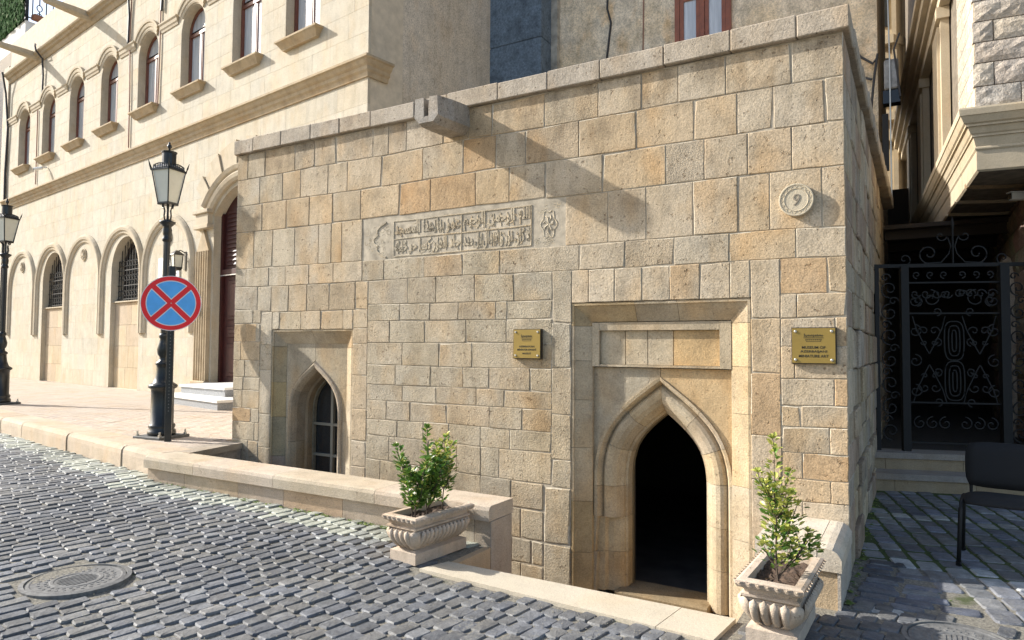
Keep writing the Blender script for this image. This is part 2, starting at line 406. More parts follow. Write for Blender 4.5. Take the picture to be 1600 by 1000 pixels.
# ---------------- the setting: ground, street, pavement ----------------
U = Vector((-0.988, 0.156)); V = Vector((0.156, 0.988))       # along the kerb, and across the street towards the buildings
def kerb_y(x): return -0.95 + (-6.53 - x)*0.158
def wall_y(x): return -0.736 - (-2.395 - x)*(0.364/3.845)     # outer face of the low wall
def front_y(x):
    if x < -6.24: return kerb_y(x)
    if x < -2.395: return wall_y(x)
    if x < -0.48: return -1.24
    if x < 0.0: return -0.746
    return 3.3 + .33*x
G().box(-150, 150, -100, 200, -1.3, -0.8).make('ground', plain_mat('bare_earth', (.20, .17, .13), .95, nscale=.5), kind='structure')
g = G()
def strip(x0, x1, n, ytop=None, y0=-14.0, dz=-.0145):
    for i in range(n):
        a = x0 + (x1-x0)*i/n; b = x0 + (x1-x0)*(i+1)/n
        ya = (ytop or front_y)(a+1e-5); yb = (ytop or front_y)(b-1e-5)
        g.add([(a, y0, gz(a)+dz), (b, y0, gz(b)+dz), (b, yb, gz(b)+dz), (a, ya, gz(a)+dz)], [(0, 1, 2, 3)])
strip(-45, -6.4, 6, lambda x: kerb_y(x)+.1); strip(-6.4, -2.395, 10, lambda x: front_y(x)+.05); strip(-2.395, -.48, 1, lambda x: -1.25); strip(-.48, 0, 1, lambda x: -.70); strip(0, 9, 3, lambda x: 3.9 + .33*x)
street = g.make('street', JOINT, kind='structure')
mp = []
# individual setts
sett_meshes = []
def sett_shape(seed):
    r = random.Random(seed); n = 8; vs = []
    base = [(-.5,-.40),(-.40,-.5),(.40,-.5),(.5,-.40),(.5,.40),(.40,.5),(-.40,.5),(-.5,.40)]
    base = [(x*(1+r.uniform(-.07,.05)), y*(1+r.uniform(-.07,.05))) for x, y in base]
    for (s, z) in ((1.0, -.75), (.985, -.16), (.90, .0)):
        for (x, y) in base: vs.append((x*s, y*s, z + (r.uniform(-.04,.04) if s < .95 else 0)))
    vs.append((0, 0, .03 + r.uniform(-.03, .03)))
    f = []
    for L in range(2):
        for k in range(n): f.append((L*n+k, L*n+(k+1) % n, (L+1)*n+(k+1) % n, (L+1)*n+k))
    for k in range(n): f.append((2*n+k, 2*n+(k+1) % n, 3*n))
    return vs, f
shapes = [sett_shape(100+i) for i in range(14)]
for i, (vs, f) in enumerate(shapes):
    me = bpy.data.meshes.new('sett'); me.from_pydata(vs, [], f); me.materials.append(SETT); me.polygons.foreach_set('use_smooth', [i < 8 for i in range(len(f))])
    tone_attr(me, [(1, 1, 1, 1)]*len(vs)); sett_meshes.append(me)
cinv = cam.matrix_world.inverted()
def shows(x, y, z=0.0):
    q = cinv @ Vector((x, y, z)); d = -q.z
    if d < .3: return 0
    px = 800+1068*q.x/d; py = 500-1068*q.y/d
    if not (-30 < px < 1630 and -30 < py < 1030): return 0
    return 1.5/(d*d*d)*1000
MANH = (-4.04, -2.87, .30); MANH2 = (.58, -.88, .24)
setts = []      # x, y, length, width, angle of the long side, colour
rs = random.Random(3)
US = Vector((-0.987, -0.16)); VS = Vector((-0.16, 0.987)); ang0 = math.atan2(VS.y, VS.x)
u = -4.5
ang0 = math.atan2(V.y, V.x)
while u < 15.5:
    wid = rs.uniform(.084, .108)
    v = -6.5 + rs.uniform(0, .2)
    while v < 3.5:
        ln = rs.uniform(.125, .19)
        c = US*(u+wid/2) + VS*(v+ln/2); x, y = c.x, c.y
        # the pattern wobbles a little
        x += .02*math.sin(y*1.1+x*.6); y += .015*math.sin(x*1.7)
        ok = True
        ft = front_y(x)
        if y > ft + .01: ok = False
        if x > 0.02 and y > -.55: ok = False
        if -.48 <= x <= .02 and y > -.78: ok = False
        if -2.56 < x < -.40 and y > -1.50 - (x+2.5)*.055: ok = False
        if y < -5.6: ok = False
        for m in (MANH, MANH2):
            if math.hypot(x-m[0], y-m[1]) < m[2]+.05: ok = False
        if ok:
            d_edge = (ft - y) if x < -2.4 else (-1.52-y)
            if x < -2.4 and d_edge < .34 + .05*math.sin(x*3): cc = rs.choice([(.32,.33,.275), (.27,.28,.25), (.35,.36,.30)])
            elif x < -2.4 and d_edge < .55 and rs.random() < .35: cc = (.22,.23,.225)
            elif rs.random() < .012: cc = (.18,.185,.19)
            else:
                b = rs.uniform(.80, 1.15); cc = rs.choice([(.126,.131,.140), (.130,.133,.138), (.118,.124,.136), (.137,.138,.139), (.146,.144,.139)]); cc = tuple(q*b for q in cc)
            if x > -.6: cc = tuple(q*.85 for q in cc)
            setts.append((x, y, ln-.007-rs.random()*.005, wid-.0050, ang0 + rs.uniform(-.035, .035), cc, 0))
        v += ln
    u += wid
# the yard to the right of the museum: rows running away from us, mossy joints
a2 = math.atan2(-.975, .22); W2 = Vector((.22, -.975)).normalized(); N2 = Vector((W2.y, -W2.x)) * -1
k = -8
while k < 40:
    t = -6.0 + rs.uniform(0, .1)
    while t < 3.6:
        ln = rs.uniform(.165, .235)
        c = Vector((0.0, 0.0)) + N2*((k+.5)*.158) + W2*(t+ln/2)
        x, y = c.x, c.y
        if x > .03 and y > .33 + .05*math.sin(x*5) - max(0, x-.25)*1.25 and y > -1.6 and y < 3.22 + .335*x - .02 and x < 4 and math.hypot(x-MANH2[0], y-MANH2[1]) > MANH2[2]+.07:
            b = rs.uniform(.7, 1.3); cc = rs.choice([(.16,.165,.18), (.17,.17,.17), (.15,.16,.19), (.20,.205,.21)])
            if abs(y - (2.05+.05*x)) < .10: cc = (.34,.34,.32)
            if abs(y - (.46 - .05*x)) < .10: cc = (.33,.34,.34)
            setts.append((x, y, ln-.016, .158-.020, a2 + rs.uniform(-.03, .03), tuple(q*b for q in cc), 1))
        t += ln
    k += 1
# the patch laid the other way at the foot of the bench
yy = -.66
while yy < .36:
    h = rs.uniform(.10, .125); xx = .03 + rs.uniform(0, .06)
    while xx < .62:
        ln = rs.uniform(.18, .27)
        if (xx+ln/2) < .25 + (.33-yy)*.62 and math.hypot(xx+ln/2-MANH2[0], yy-MANH2[1]) > MANH2[2]+.10:
            b = rs.uniform(.6, 1.2); cc = rs.choice([(.12,.13,.16), (.13,.135,.15), (.25,.27,.29)])
            if yy < -.55: cc = (.36,.37,.36)
            setts.append((xx+ln/2, yy+h/2, ln-.03, h-.02, .05+rs.uniform(-.05, .05), tuple(q*b for q in cc), 1))
        xx += ln
    yy += h
scored = sorted(range(len(setts)), key=lambda i: -shows(setts[i][0], setts[i][1])*setts[i][2]*setts[i][3])
big = set(i for i in scored[:298] if shows(setts[i][0], setts[i][1]) > 0)
sv = []; sf = []; st = []
for i, (x, y, ln, wd, an, cc, zone) in enumerate(setts):
    z = gz(x) + rs.uniform(-.004, .004); tx = rs.uniform(-.022, .022); ty = rs.uniform(-.022, .022); k = rs.randrange(14)
    if i in big:
        o = O('sett', sett_meshes[k], street, (x, y, z-.003), (*cc, 1), rot=(tx, ty, an), scale=(ln, wd, .05))
    else:
        vs, f = shapes[k]; n = len(sv); ca, sa = math.cos(an), math.sin(an)
        for (a, b, c) in vs:
            X = a*ln; Y = b*wd; sv.append((x + X*ca - Y*sa, y + X*sa + Y*ca, z-.003 + c*.05 + X*ty - Y*tx)); st.append((*cc, 1))
        sf += [tuple(q+n for q in w_) for w_ in f]
o = M('farther_setts', sv, sf, SETT, street, smooth=False, col=(1, 1, 1, 1), kind='stuff'); tone_attr(o.data, st)
# mossy joint bed of the yard
g = G(); g.slab([(.0,.45),(.55,.42),(1.2,.38),(3.8,.3),(4.0,4.6),(.0,3.25)], -.03, -.0085); g.make('mossy_joint_bed', MOSSJ, street)
# moss tufts along the foot of the low wall and at the museum's side wall
rs2 = random.Random(12); mv = G()
def tuft(x, y, z, r):
    n = 6; vs = [(x+math.cos(2*math.pi*i/n)*r*rs2.uniform(.6,1.3), y+math.sin(2*math.pi*i/n)*r*.5*rs2.uniform(.6,1.3), z) for i in range(n)] + [(x, y, z+r*rs2.uniform(.2,.5))]
    mv.add(vs, [(i, (i+1) % n, n) for i in range(n)])
for (xa, xb, dens) in ((-6.0, -5.2, 6), (-4.9, -4.4, 10), (-4.3, -3.9, 12), (-3.8, -3.2, 16)):
    for _ in range(int(dens*6)):
        x = rs2.uniform(xa, xb); tuft(x, wall_y(x)-rs2.uniform(.01, .07), gz(x)-.006, rs2.uniform(.008, .022))
for _ in range(90): y = rs2.uniform(-.7, 3.1); tuft(rs2.uniform(.015, .06), y, -.006, rs2.uniform(.01, .03))
for _ in range(160):
    s_ = rs2.choice(setts[-900:]); tuft(s_[0]+.5*s_[2]*math.cos(s_[4])+rs2.uniform(-.01,.01), s_[1]+.07, -.012, rs2.uniform(.006, .014))
mv.make('moss', MOSS, kind='stuff')

gr_ = G(); rg = random.Random(19)
for _ in range(1500):
    q = rg.random()
    if q < .45: x = rg.uniform(-6.2, -2.4); y = wall_y(x) - rg.expovariate(14)
    elif q < .62: x = rg.uniform(-2.5, -.5); y = -1.50 - (x+2.5)*.05 - .02 - rg.expovariate(12)
    elif q < .72: x = .01 + rg.expovariate(20); y = rg.uniform(-.7, 3.0)
    else: x = rg.uniform(-4.5, .3); y = rg.uniform(-3.2, -1.6)
    r = rg.uniform(.0015, .0045); z = gz(x) + rg.uniform(-.004, .004)
    gr_.add([(x-r, y-r, z), (x+r, y-r*.6, z), (x, y+r, z), (x, y, z+r*1.3)], [(0, 1, 3), (1, 2, 3), (2, 0, 3)])
gr_.make('grit', plain_mat('pale_grit', (.30, .27, .21), .95), kind='stuff')
# pavement of small sandstone slabs with a rounded kerb
g = G(); pz = .40
g.slab([(-6.04+.0,-.78),(-6.216,0.0),(-6.40,0.02),(-6.40,3.3),(-28,6.5),(-45,9.2),(-45,kerb_y(-45)+.15),(-6.2,kerb_y(-6.2)+.15)], .0, pz-.012)
pav = g.make('pavement', plain_mat('pavement_joint', (.28, .24, .20), .95, nscale=20, nvar=.3), kind='structure')
tiles = []; rs = random.Random(5)
v = .30; row_i = 0
while v < 5.6:
    u = 5.4 + (row_i % 2)*.13
    while u < 27:
        x = U.x*(u+.13) + V.x*(v+.07) + .55; y = U.y*(u+.13) + V.y*(v+.07) - 2.02
        yk = kerb_y(x)
        ok = y > yk + .36 and y < 4.53 + (-15.287-x)*.1415 + .02 and (x < -6.62 or (x < -6.25-(y+.0)*-.0 and y < -.05 and x < -6.22 - y*.22))
        if x > -6.42 and y > -.05: ok = False
        if ok: tiles.append((x, y))
        u += .26
    v += .13; row_i += 1
tm = []
for i in range(3):
    gg = G().bbox(-.126, .126, -.061, .061, -.03, 0.0, .003); me = bpy.data.meshes.new('paving_brick'); me.from_pydata(gg.v, [], gg.f); me.materials.append(PAVE_WALL); tm.append(me)
sc_ = sorted(range(len(tiles)), key=lambda i: -shows(tiles[i][0], tiles[i][1], pz)); big = set(i for i in sc_[:290] if shows(*tiles[sc_[0]], pz) > 0)
sv = G(); ang = math.atan2(U.y, U.x)
PT = [(.47,.395,.32), (.49,.42,.345), (.455,.385,.32), (.48,.415,.35)]
for i, (x, y) in enumerate(tiles):
    if i in big: O('paving_brick', tm[i % 3], pav, (x, y, pz+rs.uniform(-.0012,.0012)), (*rs.choice(PT), .4), rot=(rs.uniform(-.004,.004), rs.uniform(-.004,.004), ang))
    else:
        ca, sa = math.cos(ang), math.sin(ang); vs = []
        for (a, b, c) in ((-.126,-.061,-.02),(.126,-.061,-.02),(.126,.061,-.02),(-.126,.061,-.02),(-.126,-.061,0),(.126,-.061,0),(.126,.061,0),(-.126,.061,0)):
            vs.append((x+a*ca-b*sa, y+a*sa+b*ca, pz+c))
        sv.add(vs, [(4,5,6,7),(0,1,5,4),(1,2,6,5),(2,3,7,6),(3,0,4,7)])
sv.make('farther_paving_bricks', PAVE_WALL, pav, col=(.475,.405,.335,.4), kind='stuff')
# kerb stones
kx = -6.26; n = 0; rs = random.Random(8)
def kerb_profile(): return [(.0, -.1), (.0, .13), (.006, .175), (.028, .205), (.07, .218), (.38, .220), (.38, -.1)]
while kx > -34:
    L = rs.uniform(.78, 1.0); x1 = kx - L; y0 = kerb_y(kx); y1 = kerb_y(x1); gg = G(); pr = kerb_profile()
    dv = rs.uniform(-.006, .006)
    for (x, y) in ((kx-.004, y0), (x1+.004, y1)):
        for (d, z) in pr: gg.v.append((x+V.x*(d+dv), y+V.y*(d+dv), gz(-9)+z))
    m_ = len(pr)
    gg.f += [(i, (i+1) % m_, (i+1) % m_+m_, i+m_) for i in range(m_)] + [tuple(range(m_)), tuple(range(2*m_-1, m_-1, -1))]
    gg.make('kerb_stone', PAVE_WALL, pav, col=(*rs.choice([(.48,.38,.27), (.50,.41,.31), (.45,.37,.28), (.52,.43,.33)]), .6)); kx = x1

# manhole covers
def manhole(name, c, r, label, rx=1.0, tilt=0):
    t = empty(name, (c[0], c[1], gz(c[0])-.012), label, 'manhole cover')
    G().lathe([(r*1.13, -.03), (r*1.13, .008), (r*1.03, .012), (r*1.02, -.01)], 40, cap=False).make('rim', CASTI, t)
    g = G().lathe([(r, -.03), (r, .004), (r*.93, .007), (r*.90, .004), (r*.55, .003), (r*.53, .006), (r*.47, .006), (r*.45, .003), (.02, .003)], 40)
    g.make('lid', CASTI, t)
    g = G()
    for i in range(28):
        a = 2*math.pi*i/28
        for rr in (.62, .76):
            x, y = math.cos(a+(.1 if rr > .7 else 0))*r*rr, math.sin(a+(.1 if rr > .7 else 0))*r*rr; g.lathe([(r*.045, .002), (r*.035, .006)], 5, x, y)
    for i in range(9):
        x = (i-4)*r*.1; h = math.sqrt(max(0, (r*.40)**2-x*x)); g.box(x-.006, x+.006, -h, h, .002, .006)
    g.make('raised_pattern', CASTI, t)
    return t
manhole('manhole_cover', (MANH[0], MANH[1]), .262, 'round cast iron manhole cover set in the grey cobbled street at the left')
manhole('manhole_cover', (MANH2[0], MANH2[1]), .24, 'round manhole cover cut by the bottom edge, in the cobbles right of the right planter')

